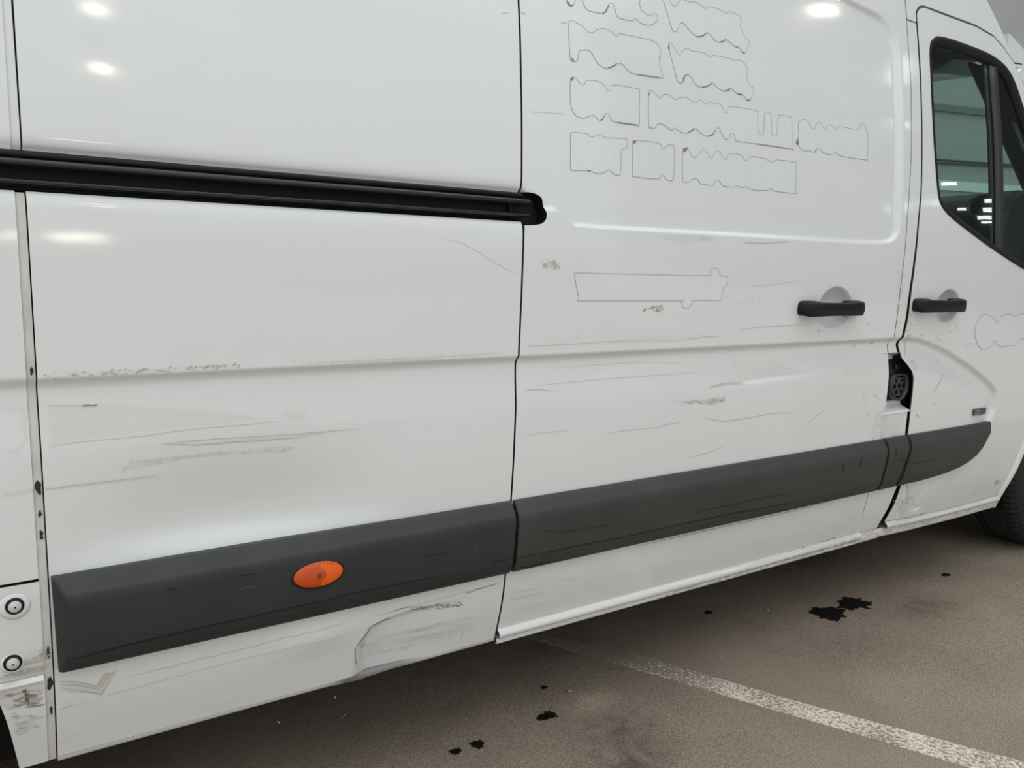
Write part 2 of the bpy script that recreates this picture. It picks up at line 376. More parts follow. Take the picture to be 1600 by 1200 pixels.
# ------------------------------------------------------------------ sheet-metal panel builder
def panel(name, outline, dx, dz, parent, m=PAINT, yf=Y, flange=.018, holes=(), worn=True, edge=(.07, .065, .062)):
    P = np.asarray(outline, float); lo = P.min(0); hi = P.max(0)
    nx = max(2, int(math.ceil((hi[0] - lo[0]) / dx)) + 1); nz = max(2, int(math.ceil((hi[1] - lo[1]) / dz)) + 1)
    gx, gz = np.meshgrid(np.linspace(lo[0] - 1e-5, hi[0] + 1e-5, nx), np.linspace(lo[1] - 1e-5, hi[1] + 1e-5, nz), indexing='ij')
    fx, fz = gx.ravel(), gz.ravel()
    ins = inside(fx, fz, P)
    for h in holes: ins &= ~inside(fx, fz, h)
    I = ins.reshape(nx, nz); idx = np.arange(nx * nz).reshape(nx, nz)
    cell = I[:-1, :-1] | I[1:, :-1] | I[1:, 1:] | I[:-1, 1:]
    q = np.stack([idx[:-1, :-1], idx[1:, :-1], idx[1:, 1:], idx[:-1, 1:]], -1)[cell]
    used = np.unique(q); rem = np.full(nx * nz, -1); rem[used] = np.arange(len(used))
    x = fx[used].copy(); z = fz[used].copy(); out = ~ins[used]
    if out.any():
        bd = None
        for lp in [P] + [np.asarray(h, float) for h in holes]:
            d, bx, bz, _ = nearest(x[out], z[out], lp)
            if bd is None: bd, cx, cz = d, bx, bz
            else:
                mm = d < bd; bd = np.where(mm, d, bd); cx = np.where(mm, bx, cx); cz = np.where(mm, bz, cz)
        x[out] = cx; z[out] = cz
    q = rem[q]
    y = yf(x, z)
    V = np.c_[x, y, z]
    # turned-in edge; its near-black default colour paints in the shade of deep seams
    E = np.concatenate([q[:, [0, 1]], q[:, [1, 2]], q[:, [2, 3]], q[:, [3, 0]]])
    key = np.sort(E, 1); kk = key[:, 0].astype(np.int64) * len(x) + key[:, 1]
    u, first, cnt = np.unique(kk, return_index=True, return_counts=True)
    B = E[first[cnt == 1]]
    bv = np.unique(B); r2 = np.full(len(x), -1); r2[bv] = np.arange(len(bv)); n0 = len(x); nb = len(bv)
    V2 = V[bv].copy(); V3 = V2.copy(); V3[:, 1] += flange(V2[:, 0], V2[:, 2]) if callable(flange) else flange
    Vall = np.concatenate([V, V2, V3])
    sk = np.c_[n0 + r2[B[:, 0]], n0 + nb + r2[B[:, 0]], n0 + nb + r2[B[:, 1]], n0 + r2[B[:, 1]]]
    cols = None
    if worn:
        cc = tint(x, z); cols = np.concatenate([cc, np.tile(np.array(edge), (2 * nb, 1))])
    return mesh_np(name, Vall, [q, sk], m, parent, True, cols)

def ribbon(path, w, yf=Y, lift=.0007, taper=True, step=.004, closed=False):
    p = resample(path, step, closed)
    if closed: t = np.roll(p, -1, 0) - np.roll(p, 1, 0)
    else: t = np.gradient(p, axis=0)
    L = np.hypot(t[:, 0], t[:, 1]) + 1e-9; n = np.c_[-t[:, 1], t[:, 0]] / L[:, None]
    ww = np.full(len(p), w / 2)
    if taper and not closed: ww = ww * np.clip(np.sin(np.pi * np.linspace(.03, .97, len(p))) * 2.2, .15, 1)
    a = p + n * ww[:, None]; b = p - n * ww[:, None]
    va = np.c_[a[:, 0], yf(a[:, 0], a[:, 1]) - lift, a[:, 1]]; vb = np.c_[b[:, 0], yf(b[:, 0], b[:, 1]) - lift, b[:, 1]]
    k = len(p); i = np.arange(k if closed else k - 1); j = (i + 1) % k
    return np.concatenate([va, vb]), np.c_[i, j, k + j, k + i]
def ribbons(name, items, m, parent, yf=Y, kind=None, step=.004):
    V = []; Q = []; n = 0
    for path, w, closed in items:
        v, f = ribbon(path, w, yf, closed=closed, step=step); V.append(v); Q.append(f + n); n += len(v)
    o = mesh_np(name, np.concatenate(V), [np.concatenate(Q)], m, parent, True)
    if kind: o['kind'] = kind
    return o

# ------------------------------------------------------------------ setting: ground and walls
def ground():
    xs = np.r_[np.linspace(-9, -.6, 30), np.arange(-.58, 3.9, .014), np.linspace(4.0, 15, 22)]
    ys = np.r_[np.linspace(-11, -1.2, 30), np.arange(-1.18, .9, .014), np.linspace(1.0, 9.0, 26)]
    gx, gy = np.meshgrid(xs, ys, indexing='ij'); fx, fy = gx.ravel(), gy.ravel()
    nx, ny = gx.shape; idx = np.arange(nx * ny).reshape(nx, ny)
    q = np.stack([idx[:-1, :-1], idx[1:, :-1], idx[1:, 1:], idx[:-1, 1:]], -1).reshape(-1, 4)
    z = .004 * (vnoise(fx * 1.7 + 20, fy * 1.7 + 20) - .5) * (np.abs(fy) < 2) - .002
    col = np.tile(np.array((.288, .228, .177)), (len(fx), 1))
    n = vnoise(fx * 4 + 30, fy * 4 + 11) * .6 + vnoise(fx * 13 + 5, fy * 13 + 9) * .4
    col *= (.86 + .28 * n)[:, None]
    for (px, py, rx, ry, c, a) in ((924, 1096, .06, .045, (.44, .36, .27), .8), (967, 1136, .12, .08, (.05, .042, .038), .45), (979, 1190, .14, .08, (.085, .06, .052), .6),
                                   (1445, 946, .14, .07, (.12, .085, .07), .5), (1340, 1010, .2, .1, (.11, .085, .072), .3), (860, 1010, .1, .06, (.05, .045, .04), .4),
                                   (1050, 1072, .09, .06, (.2, .175, .15), .3), (705, 1105, .06, .05, (.16, .14, .12), .3), (1250, 880, .2, .06, (.05, .045, .04), .4)):
        gxp, gyp = G(px, py); e = np.exp(-((fx - gxp) / rx) ** 2 - ((fy - gyp) / ry) ** 2) * a * (.4 + 1.2 * vnoise(fx * 45, fy * 45))
        e = np.clip(e, 0, 1)[:, None]; col = col * (1 - e) + np.array(c) * e
    m, t, b = new_mat('asphalt')
    at = t.nodes.new('ShaderNodeAttribute'); at.attribute_name = 'wear'; c = t.nodes.new('ShaderNodeTexCoord')
    vo = t.nodes.new('ShaderNodeTexVoronoi'); vo.inputs['Scale'].default_value = 260
    no = t.nodes.new('ShaderNodeTexNoise'); no.inputs['Scale'].default_value = 300; no.inputs['Detail'].default_value = 6; no.inputs['Roughness'].default_value = .7
    t.links.new(c.outputs['Object'], vo.inputs['Vector']); t.links.new(c.outputs['Object'], no.inputs['Vector'])
    r = t.nodes.new('ShaderNodeMapRange'); r.inputs[1].default_value = .3; r.inputs[2].default_value = .7; r.inputs[3].default_value = .30; r.inputs[4].default_value = 1.8
    t.links.new(no.outputs['Fac'], r.inputs[0])
    mu = t.nodes.new('ShaderNodeMix'); mu.data_type = 'RGBA'; mu.blend_type = 'MULTIPLY'; mu.inputs['Factor'].default_value = 1
    t.links.new(at.outputs['Color'], mu.inputs['A']); t.links.new(r.outputs[0], mu.inputs['B']); t.links.new(mu.outputs['Result'], b.inputs['Base Color'])
    bp = t.nodes.new('ShaderNodeBump'); bp.inputs['Strength'].default_value = .45; bp.inputs['Distance'].default_value = .002
    ad = t.nodes.new('ShaderNodeMath'); ad.operation = 'SUBTRACT'
    t.links.new(no.outputs['Fac'], ad.inputs[0]); t.links.new(vo.outputs['Distance'], ad.inputs[1]); t.links.new(ad.outputs[0], bp.inputs['Height'])
    t.links.new(bp.outputs[0], b.inputs['Normal']); b.inputs['Roughness'].default_value = .9; b.inputs['Specular IOR Level'].default_value = .25
    return mesh_np('floor', np.c_[fx, fy, z], [q], m, None, True, col), m
floor, ASPH = ground(); floor['kind'] = 'structure'; floor['label'] = 'brown-grey worn asphalt beside and under the white van'

def flat_ground(name, poly, h, m, parent):     # thin layer lying on the asphalt
    mb = MB(); mb.loft([[(x, y, -.003) for x, y in poly], [(x, y, h) for x, y in poly]]); return mb.build(name, m, parent)
# worn white line
def line_mat():
    m, t, b = new_mat('worn_road_paint')
    c = t.nodes.new('ShaderNodeTexCoord'); n = t.nodes.new('ShaderNodeTexNoise'); n.inputs['Scale'].default_value = 105; n.inputs['Detail'].default_value = 8; n.inputs['Roughness'].default_value = .75
    n2 = t.nodes.new('ShaderNodeTexNoise'); n2.inputs['Scale'].default_value = 7; n2.inputs['Detail'].default_value = 2
    for q in (n, n2): t.links.new(c.outputs['Object'], q.inputs['Vector'])
    sp = t.nodes.new('ShaderNodeSeparateXYZ'); t.links.new(c.outputs['Object'], sp.inputs[0])
    mr = t.nodes.new('ShaderNodeMapRange'); mr.inputs[1].default_value = .30; mr.inputs[2].default_value = -.05; mr.inputs[3].default_value = -.085; mr.inputs[4].default_value = .02
    t.links.new(sp.outputs['Y'], mr.inputs[0])
    a1 = t.nodes.new('ShaderNodeMath'); a1.operation = 'ADD'; t.links.new(n.outputs['Fac'], a1.inputs[0]); t.links.new(mr.outputs[0], a1.inputs[1])
    a2 = t.nodes.new('ShaderNodeMath'); a2.operation = 'MULTIPLY_ADD'; a2.inputs[1].default_value = .22; a2.inputs[2].default_value = -.11; t.links.new(n2.outputs['Fac'], a2.inputs[0])
    a3 = t.nodes.new('ShaderNodeMath'); a3.operation = 'ADD'; t.links.new(a1.outputs[0], a3.inputs[0]); t.links.new(a2.outputs[0], a3.inputs[1])
    r = t.nodes.new('ShaderNodeValToRGB'); e = r.color_ramp.elements
    e[0].position = .47; e[0].color = (.285, .226, .175, 1); e[1].position = .56; e[1].color = (.80, .71, .61, 1)
    t.links.new(a3.outputs[0], r.inputs[0]); t.links.new(r.outputs[0], b.inputs['Base Color']); b.inputs['Roughness'].default_value = .85
    bp = t.nodes.new('ShaderNodeBump'); bp.inputs['Strength'].default_value = .5; bp.inputs['Distance'].default_value = .002
    t.links.new(n.outputs['Fac'], bp.inputs['Height']); t.links.new(bp.outputs[0], b.inputs['Normal'])
    return m
up = [G(*p) for p in ((824, 989), (967, 1015), (1105, 1055), (1255, 1098.5), (1427, 1144.5), (1600, 1190.5))]
dn = [G(*p) for p in ((818, 994), (927, 1026), (1094, 1075.5), (1197, 1106), (1370, 1156), (1514, 1199))]
a0, a1_ = np.array(up[0]), np.array(up[-1]); b0, b1_ = np.array(dn[0]), np.array(dn[-1])
ua = a0 - (a1_ - a0) * .6; ub = b0 - (b1_ - b0) * .6; uc = a1_ + (a1_ - a0) * .8; ud = b1_ + (b1_ - b0) * .8
pl = [tuple(ua)] + up + [tuple(uc), tuple(ud)] + dn[::-1] + [tuple(ub)]
ln = flat_ground('painted_line', pl[::-1], .0004, line_mat(), floor); ln['label'] = 'worn white parking line running out from under the van'
STAIN = mat('oil_stain', (.012, .011, .011), .35, var=.4, vscale=90)
random.seed(3)
def stain(px, py, rx, ry, spikes, rot=0.):
    c = G(px, py); n = 46; pts = []
    ph = [random.uniform(0, 6.28) for _ in range(4)]
    for i in range(n):
        a = 2 * math.pi * i / n
        k = 1 + .16 * math.sin(3 * a + ph[0]) + spikes * max(0, math.sin(7 * a + ph[1])) ** 3 + spikes * .7 * max(0, math.sin(11 * a + ph[2])) ** 3 + .06 * random.uniform(-1, 1)
        x = rx * k * math.cos(a); y = ry * k * math.sin(a)
        pts.append((c[0] + x * math.cos(rot) - y * math.sin(rot), c[1] + x * math.sin(rot) + y * math.cos(rot)))
    return flat_ground('oil_stain', pts, .0016, STAIN, floor)
stain(1295, 958, .050, .042, .30); stain(1333, 943, .050, .036, .42); stain(1107, 957, .013, .010, .2)
stain(848, 1121, .012, .011, .3); stain(859, 1117, .012, .013, .5); stain(746, 1163, .012, .013, .4); stain(712, 1174, .011, .009, .3)
stain(850, 1074, .007, .006, .3); stain(1478, 898, .016, .010, .3)
# grit lying on the asphalt
def pebble(px, py, r, m):
    c = G(px, py); mb = MB(); rings = []
    for k in range(1, 5):
        th = math.pi * k / 5; rings.append([(c[0] + r * math.sin(th) * math.cos(a) * (1 + .25 * math.sin(2 * a + k)), c[1] + r * math.sin(th) * math.sin(a), r * .5 - r * .5 * math.cos(th)) for a in [2 * math.pi * j / 7 for j in range(7)]])
    mb.loft(rings); return mb.build('pebble', m, None, True)
p1 = pebble(890, 1081, .006, mat('ochre_stone', (.38, .27, .14), .8)); p1['label'] = 'tiny ochre stone on the asphalt left of the painted line'; p1['category'] = 'pebble'
PALE = mat('pale_stone', (.55, .5, .45), .8)
for (px, py, lab) in ((1200, 954, 'tiny pale chip on the asphalt left of the two large oil stains'), (1590, 913, 'tiny pale chip on the asphalt near the front tyre')):
    o = pebble(px, py, .004, PALE); o['label'] = lab; o['category'] = 'pebble'

CONC = mat('grey_wall_render', (.42, .415, .41), .9, var=.06, vscale=.8)
def boxobj(name, a, b, m, parent=None, bevel=0):
    mb = MB(); mb.box(a, b); o = mb.build(name, m, parent)
    if bevel: soften(o, bevel)
    return o
boxobj('bounce_apron', (-9, -9.15, -.05), (15, -1.05, .004), mat('pale_bounce_slab', (.50, .47, .43), .85, var=.10, vscale=3), floor)  # pale slab added out of view to bounce light onto the lower flank
# long wall running obliquely past the far side and the nose of the van
WO = np.array((9.0, 3.55)); WA = math.radians(-14); WD = np.array((math.cos(WA), math.sin(WA))); WN = np.array((-WD[1], WD[0]))
def onwall(px, py):
    q = ray(px, py); t = ((WO - CAM[:2]) @ WN) / (q[:2] @ WN); p = CAM + q * t; return float((p[:2] - WO) @ WD), float(p[2])
wf = boxobj('wall_side', (-18.5, 0, 0), (6.2, .25, 7.5), CONC); wf.location = (WO[0], WO[1], 0); wf.rotation_euler = (0, 0, WA); wf['kind'] = 'structure'; wf['label'] = 'plain grey wall far beyond the nose of the van'
wb_ = boxobj('added_wall_back', (-9, -9.6, 0), (9, -9.35, 1.0), CONC); wb_['kind'] = 'structure'; wb_['label'] = 'added low grey wall behind the viewer for reflections in the paint'  # unseen low wall, added to carry glowing strips and mirror in the paint
wfr = boxobj('added_wall_front', (14.4, -15, 0), (14.65, 1.9, 11), mat('dark_reflection_grey', (.13, .13, .135), .8)); wfr['kind'] = 'structure'; wfr['label'] = 'added dark grey wall far ahead, out of view, to darken reflections'  # wall added out of view so glass and paint mirror something dark
def emit(name, col, st_):
    m = bpy.data.materials.new(name); m.use_nodes = True; t = m.node_tree; t.nodes.clear(); o = t.nodes.new('ShaderNodeOutputMaterial'); e = t.nodes.new('ShaderNodeEmission'); e.inputs[0].default_value = (*col, 1); e.inputs[1].default_value = st_; t.links.new(e.outputs[0], o.inputs[0]); return m
GLINTM = emit('glint_glow', (.93, 1.0, 1.0), 9)  # glowing slats added on the unseen wall to mirror as glints in glass
for yy, zz_, w_, h_ in ((-6.35, 3.27, .26, .09), (-6.18, 2.57, .14, .07), (-5.70, 2.77, .16, .10), (-5.72, 2.54, .20, .12), (-5.80, 2.34, .24, .10), (-5.76, 2.22, .2, .05), (-6.68, 2.80, .20, .14), (-7.30, 2.71, .14, .20), (-6.6, 6.4, .18, .36), (-7.05, 4.9, .14, .30)):
    lw = MB()
    for k in range(4): lw.box((14.37, yy - w_ / 2, zz_ - h_ / 2 + k * h_ / 4), (14.40, yy + w_ / 2, zz_ - h_ / 2 + k * h_ / 4 + h_ * .17))
    lw.build('glint_slats', GLINTM, wfr)
WARM = emit('warm_reflection_strip', (1.0, .90, .76), 26); ADDED_FLOOD = emit('added_highlight_glow', (1.0, .92, .80), 45); ADDED_STEEL = mat('added_post_steel', (.35, .35, .36), .45, metal=.6)
for x0, x1 in ((.60, .72), (1.06, 1.62)): boxobj('reflection_strip', (x0, -9.35, .81), (x1, -9.32, .89), WARM, wb_)  # glowing strips added behind the viewer to mirror as a bright streak
def added_flood_pole(x, y, h, heads, lab):  # posts added out of view; their lamps mirror as highlights in the paint
    p = empty('added_lamp_post', (0, 0, 0)); p['label'] = lab; p['category'] = 'lamp'
    mb = MB(); mb.tube([(x, y, 0), (x, y, h)], .05, 10); mb.build('added_pole', ADDED_STEEL, p, True)
    boxobj('added_base_plate', (x - .15, y - .15, 0), (x + .15, y + .15, .02), ADDED_STEEL, p)
    for (hx, hy, hz) in heads:
        d = (Vector((.8, 0, 1.3)) - Vector((hx, hy, hz))).normalized(); u = d.cross(Vector((0, 0, 1))).normalized(); w = u.cross(d); c = Vector((hx, hy, hz))
        hd = MB(); hd.loft([[c + u * a * .10 + w * b * .075 + d * q for a, b in ((-1, -1), (1, -1), (1, 1), (-1, 1))] for q in (-.10, -.005)]); ho = hd.build('added_lamp_head', ADDED_STEEL, p)
        hd = MB(); hd.loft([[c + u * a * .085 + w * b * .06 + d * q for a, b in ((-1, -1), (1, -1), (1, 1), (-1, 1))] for q in (-.004, .002)]); hd.build('added_lamp_glass', ADDED_FLOOD, ho)
        mb = MB(); mb.tube([(x, y, hz - .05), tuple(c - d * .1)], .02, 6); mb.build('added_bracket', ADDED_STEEL, p)
added_flood_pole(1.57, -9.12, 5.3, [(1.56, -8.85, 3.90), (1.58, -8.85, 5.2)], 'added steel lamp post with two floodlights, mirrored as highlights in the rear panel')
added_flood_pole(8.6, -4.25, 5.5, [(8.40, -4.06, 5.2)], 'added steel lamp post with one floodlight, mirrored as a highlight in the sliding door')
DKT = mat('dark_trim', (.22, .22, .22), .7)
zc_ = onwall(1500, 172)[1]; boxobj('conduit', (-18.5, -.03, zc_ - .035), (6.2, 0, zc_ + .035), DKT, wf)
CABLE = mat('cable_sheath', (.10, .10, .10), .6)
for k, py in enumerate((249, 255)):
    zc = onwall(1510, py)[1]; mb = MB(); mb.tube([(x, -.02, zc + .03 - .06 * abs(math.sin((x + 3 + k) * .55))) for x in np.arange(-12, 6, .25)], .011, 6); mb.build('cable', CABLE, wf, True)
boxobj('pale_panel', (-18.5, -.02, onwall(1500, 299)[1]), (6.2, 0, onwall(1500, 284)[1]), mat('pale_board', (.80, .82, .82), .6), wf)
boxobj('skirting', (-18.5, -.02, 0), (6.2, 0, .18), DKT, wf)
b_a, b_b = onwall(1566, 55), onwall(1625, 118)
mb = MB(); mb.loft([[(b_a[0], yy, b_a[1]), (b_a[0], yy, b_a[1] - .24), (b_b[0], yy, b_b[1] - .24), (b_b[0], yy, b_b[1])] for yy in (-.08, -.02)]); mb.build('wall_brace', mat('white_steel', (.80, .81, .81), .5), wf)
mb = MB(); mb.loft([[(b_a[0] + .05, yy, b_a[1] - .24), (b_a[0] + .05, yy, b_a[1] - .8), (b_b[0], yy, b_b[1] - .78), (b_b[0], yy, b_b[1] - .24)] for yy in (-.07, -.03)]); mb.build('brace_web', mat('dull_red_brown', (.20, .15, .145), .7), wf)

# ------------------------------------------------------------------ the van
van = empty('delivery_van', (1.4, 1.0, 0))
van.location = (0, 0, 0)
van['label'] = 'scuffed white electric delivery van with charcoal rubbing strips parked on asphalt'; van['category'] = 'van'
ZB = .262                              # lower edge of the panels

ARC = (-.41, .365, .455)               # rear wheel arch
def arc_pts(z0, n=14, r=ARC[2]):
    a0 = math.asin(max(-1, min(1, (z0 - ARC[1]) / r))); return [(ARC[0] + r * math.cos(a), ARC[1] + r * math.sin(a)) for a in np.linspace(a0, math.pi / 2, n)]
g = .0022
def xl(z): return np.interp(z, [.26, .9, 1.4, 2.0], [X_L0 + .004, X_L0, X_L0 - .003, X_L0 - .004])
# rear quarter, left of the joint: upper, lower, access cover with plugs, arch lip
Zcov = S(40, 911)[1]; Zlip = S(40, 1066)[1]
panel('rear_quarter_upper', [(-1.2, Z_RT), (xl(Z_RT), Z_RT), (xl(1.96), 1.96), (-1.2, 1.96)], .012, .006, van)
panel('rear_quarter_lower', [(-1.2, Zcov + g), (xl(.6), Zcov + g), (xl(.8), .8), (xl(Z_RB), Z_RB), (-1.2, Z_RB)], .006, .004, van)
ap = [p for p in arc_pts(Zlip + .004) if p[1] < Zcov - .01]
panel('quarter_cover', [(ap[0][0] - .02, Zlip + .004), (xl(.4), Zlip + .004), (xl(.5), Zcov - g), (-1.2, Zcov - g), (-1.2, ARC[1] + ARC[2])] + [(-.41, ARC[1] + ARC[2])] * 0 + arc_pts(Zlip + .004)[::-1][:-1], .005, .004, van)
ap2 = arc_pts(ZB - .02, 24)
lo_arc = [tuple(q) for q in SP([(31, 1203), (29, 1195), (22, 1168), (16, 1146), (10, 1127), (4, 1112), (-3, 1095)])] + [(-.02, Zlip - .003)]
panel('arch_panel', [(xl(ZB), lo_arc[0][1]), (xl(.4), Zlip - .003), (lo_arc[-1][0], Zlip - .003)] + lo_arc[::-1], .003, .003, van, flange=.05)
# bright rolled lip along the bottom of the cover
def lip(name, xs, zc, out, h, parent, dz=0., worn=True, m=PAINT):
    """rounded ledge along X: section rises from the panel, rolls out and under"""
    xs = np.asarray(xs, float); zc = np.asarray(zc, float) * np.ones(len(xs)); rings = []
    sec = [(.5, -.003), (.36, .25), (.18, .75), (-.05, 1.0), (-.3, .95), (-.5, .6), (-.56, -.5), (-.5, -3.0)]
    V = []
    for dzz, o_ in sec: V.append(np.c_[xs, base(zc) - out * o_ , zc + dzz * h])
    V = np.concatenate(V); k = len(xs); n = len(sec)
    i = np.arange(k - 1); Q = np.concatenate([np.c_[(a + 1) * k + i, (a + 1) * k + i + 1, a * k + i + 1, a * k + i] for a in range(n - 1)])
    return mesh_np(name, V, [Q], m, parent, True, tint(V[:, 0], V[:, 2]) if worn else None)
lip('cover_lip', np.linspace(-.02, X_L0 + .002, 24), Zlip + .0005, .006, .010, van)
# plugs
PLG = mat('grey_white_plastic', (.62, .61, .57), .5)
for (px, py, big) in ((23, 947, 1.25), (20, 1036, 1.0)):
    cx, cz = S(px, py); y0 = float(Y(np.array([cx]), np.array([cz]))[0])
    r = empty('plug', (0, 0, 0), van)
    def disc(name, rad, th, m, yo, rim=.8):
        mb = MB(); mb.loft([[(cx + q * math.cos(a), y0 + yy, cz + q * math.sin(a)) for a in [2 * math.pi * j / 24 for j in range(24)]] for q, yy in ((rad, yo), (rad, yo - th * .6), (rad * rim, yo - th))])
        return mb.build(name, m, r, True)
    disc('washer', .0165 * big, .003, PLAIN, .001); disc('seal_ring', .0125, .005, RUBBER, -.001, .9); disc('cap', .0088, .008, PLG, -.002)
    disc('cap_pin', .0016, .0085, DARK, -.002)
# sealed joint
def ruled(name, xa, xb, z0, z1, parent, m, off=0., nc=4, dz=.006, worn=False, yf=Y):
    zs = np.linspace(z0, z1, max(2, int((z1 - z0) / dz))); cols_ = np.linspace(0, 1, nc)
    V = []
    for c in cols_:
        x = xa(zs) * (1 - c) + xb(zs) * c; V.append(np.c_[x, yf(x, zs) + off, zs])
    V = np.concatenate(V); k = len(zs); i = np.arange(k - 1)
    Q = np.concatenate([np.c_[a * k + i, (a + 1) * k + i, (a + 1) * k + i + 1, a * k + i + 1] for a in range(nc - 1)])
    return mesh_np(name, V, [Q], m, parent, True, tint(V[:, 0], V[:, 2]) if worn else None)
xr = lambda z: xl(z) + .0118
xs_ = lambda z: xl(z) + .0136
JGAP = mat('joint_shadow_gap', (.07, .05, .045), .9, spec=.1)
seal = empty('panel_joint', (0, 0, 0), van)
for z0, z1 in ((.272, Z_RB - .002), (Z_RT + .002, 1.95)):
    ruled('sealant_strip', lambda z: xl(z) + .0004, xr, z0, z1, seal, SEALER if z0 < 1 else PLAIN, .0025)
    ruled('joint_gap_shade', lambda z: xl(z) - .004, lambda z: xs_(z) + .004, z0, z1, seal, JGAP, .011, 3)
for (px, py, w, h) in ((63, 763, .010, .024), (66, 804, .005, .010), (67, 835, .006, .010), (69, 842, .006, .006), (51, 580, .005, .012), (84, 1068, .010, .022), (80, 1020, .005, .02), (88, 1110, .004, .02)):
    cx, cz = S(px, py); cx = float(xl(cz)) + .007; y0 = float(Y(np.array([cx]), np.array([cz]))[0]) + .0005
    mb = MB(); mb.prism([(cx + w * .38 * math.cos(a) * (1 + .3 * math.sin(3 * a + cz * 50)), cz + h * .45 * math.sin(a) * (1 + .25 * math.sin(2 * a + cz * 90))) for a in np.linspace(0, 2 * math.pi, 14)[:-1]], y0, y0 + .003)
    mb.build('dirt_clump', mat('grime', (.03, .024, .02), .9) if 'grime' not in bpy.data.materials else bpy.data.materials['grime'], seal)

# rear side panel (between the joint and the sliding door)
zs = np.linspace(ZB, Z_RB, 12); zu = np.linspace(Z_RT, 1.97, 8)
LB = .272                               # bottom of the skirt
panel('side_panel_lower', [(xs_(LB), LB + .004), (X_MID - g, LB + .003), (X_MID - g, Z_RB)] + [(float(xs_(z)), z) for z in (Z_RB, 1.0, .8, .6, .4)], .0032, .0030, van, flange=.03)
panel('side_panel_upper', [(float(xs_(Z_RT)), Z_RT), (X_MID - g, Z_RT), (X_MID - g, 1.97), (float(xs_(1.97)), 1.97)], .0045, .0045, van)
# door rail
rail = empty('door_rail', (0, 0, 0), van)
X_RE = .985
cap_o = smooth_path(SP([(806, 299), (824, 300), (838, 303), (847, 310), (849, 322), (854, 332), (853, 343), (845, 350), (825, 352), (806, 351)]), k=4)
mb = MB(); mb.prism([(-1.2, Z_RB - .012), (-1.2, Z_RT + .012), (.96, Z_RT + .010), (.96, Z_RB - .010)][::-1], .030, .034); mb.build('channel_back', RUBBER, rail)
def extrude_x(name, sec, x0, x1, m, parent, n=2, endtaper=0):
    rings = []
    for x in np.linspace(x0, x1, n): rings.append([(x, y, z) for y, z in sec])
    if endtaper:
        cy = sum(p[0] for p in sec) / len(sec); cz = sum(p[1] for p in sec) / len(sec)
        rings.append([(x1 + endtaper * .7, cy + (y - cy) * .75 + .002, cz + (z - cz) * .75) for y, z in sec]); rings.append([(x1 + endtaper, cy + (y - cy) * .3 + .004, cz + (z - cz) * .3) for y, z in sec])
    mb = MB(); mb.loft(rings); return mb.build(name, m, parent, True)
hgt = Z_RT - Z_RB
def zf(f): return Z_RT - f * hgt
def rsec(zc, yc, rz, ry, n=12): return [(yc + ry * math.cos(a), zc + rz * math.sin(a)) for a in [2 * math.pi * j / n for j in range(n)]]
RAILM = mat('rail_black', (.016, .016, .017), .22)
extrude_x('upper_ridge', rsec(zf(.27), .008, .0065, .012), -1.2, .955, RAILM, rail, 2, .016)
extrude_x('upper_trim', [(.004, zf(.02)), (.004, zf(.10)), (.012, zf(.16)), (.030, zf(.16)), (.030, zf(-.1)), (.012, zf(-.06))], -1.2, .945, RUBBER, rail)
extrude_x('lower_ridge', rsec(zf(.76), .007, .0042, .010), -1.2, .955, RAILM, rail, 2, .014)
extrude_x('lower_trim', [(.019, zf(.88)), (.020, zf(.97)), (.030, zf(1.08)), (.030, zf(.84))], -1.2, .945, RUBBER, rail)
mb = MB(); mb.prism(cap_o[::-1], .027, .034); mb.build('end_cap', RUBBER, rail, False)
mb = MB(); inner = [tuple(p) for p in cap_o]
rim_o = np.array(inner); cen = rim_o.mean(0); rim_i = cen + (rim_o - cen) * np.array([.86, .90])
vv = [(p[0], float(base(p[1])) + (.001 if p[0] > X_MID + .003 else .024), p[1]) for p in rim_o] + [(p[0], .0275, p[1]) for p in rim_i]; nn = len(rim_o)
mesh_py('cap_rim', vv, [(i, (i + 1) % nn, nn + (i + 1) % nn, nn + i) for i in range(nn)], BLACK, rail, True)

# sliding door
B1 = [(float(a), float(b)) for a, b in SP([(1395, 531), (1396.5, 528), (1400.5, 500), (1406.5, 450), (1412.5, 400), (1417, 345), (1420.5, 300), (1423.5, 240), (1423.5, 180), (1422.5, 120), (1418, 60), (1413.5, 0)])]
B0 = SP([(1340, 846), (1350, 800), (1358, 772), (1376, 690), (1383, 645), (1387, 620), (1390, 590), (1391.5, 553), (1391, 538)])
# keep the door's lower front edge on the survey, upper edge on the pillar line
door_front = [(float(a), float(b)) for a, b in B0] + B1
capcut = [tuple(p) for p in cap_o if p[0] > X_MID + g]
ZD = S(960, 936)[1]
door_out = [(X_MID + g, ZD)] + [(door_front[0][0], ZD)] + [p for p in door_front if p[1] > ZD + .004] + [(door_front[-1][0] - .02, 2.0), (X_MID + g, 2.0), (X_MID + g, capcut[0][1])] + capcut + [(X_MID + g, capcut[-1][1])]
door = panel('sliding_door', door_out, .0042, .0032, van)
lip('door_sill', np.linspace(X_MID + g, door_front[0][0], 120), ZD - .009, .009, .020, van)
lip('sill_edge', np.linspace(X_MID + g, door_front[0][0] + .10, 120), ZD - .028, .002, .012, van)
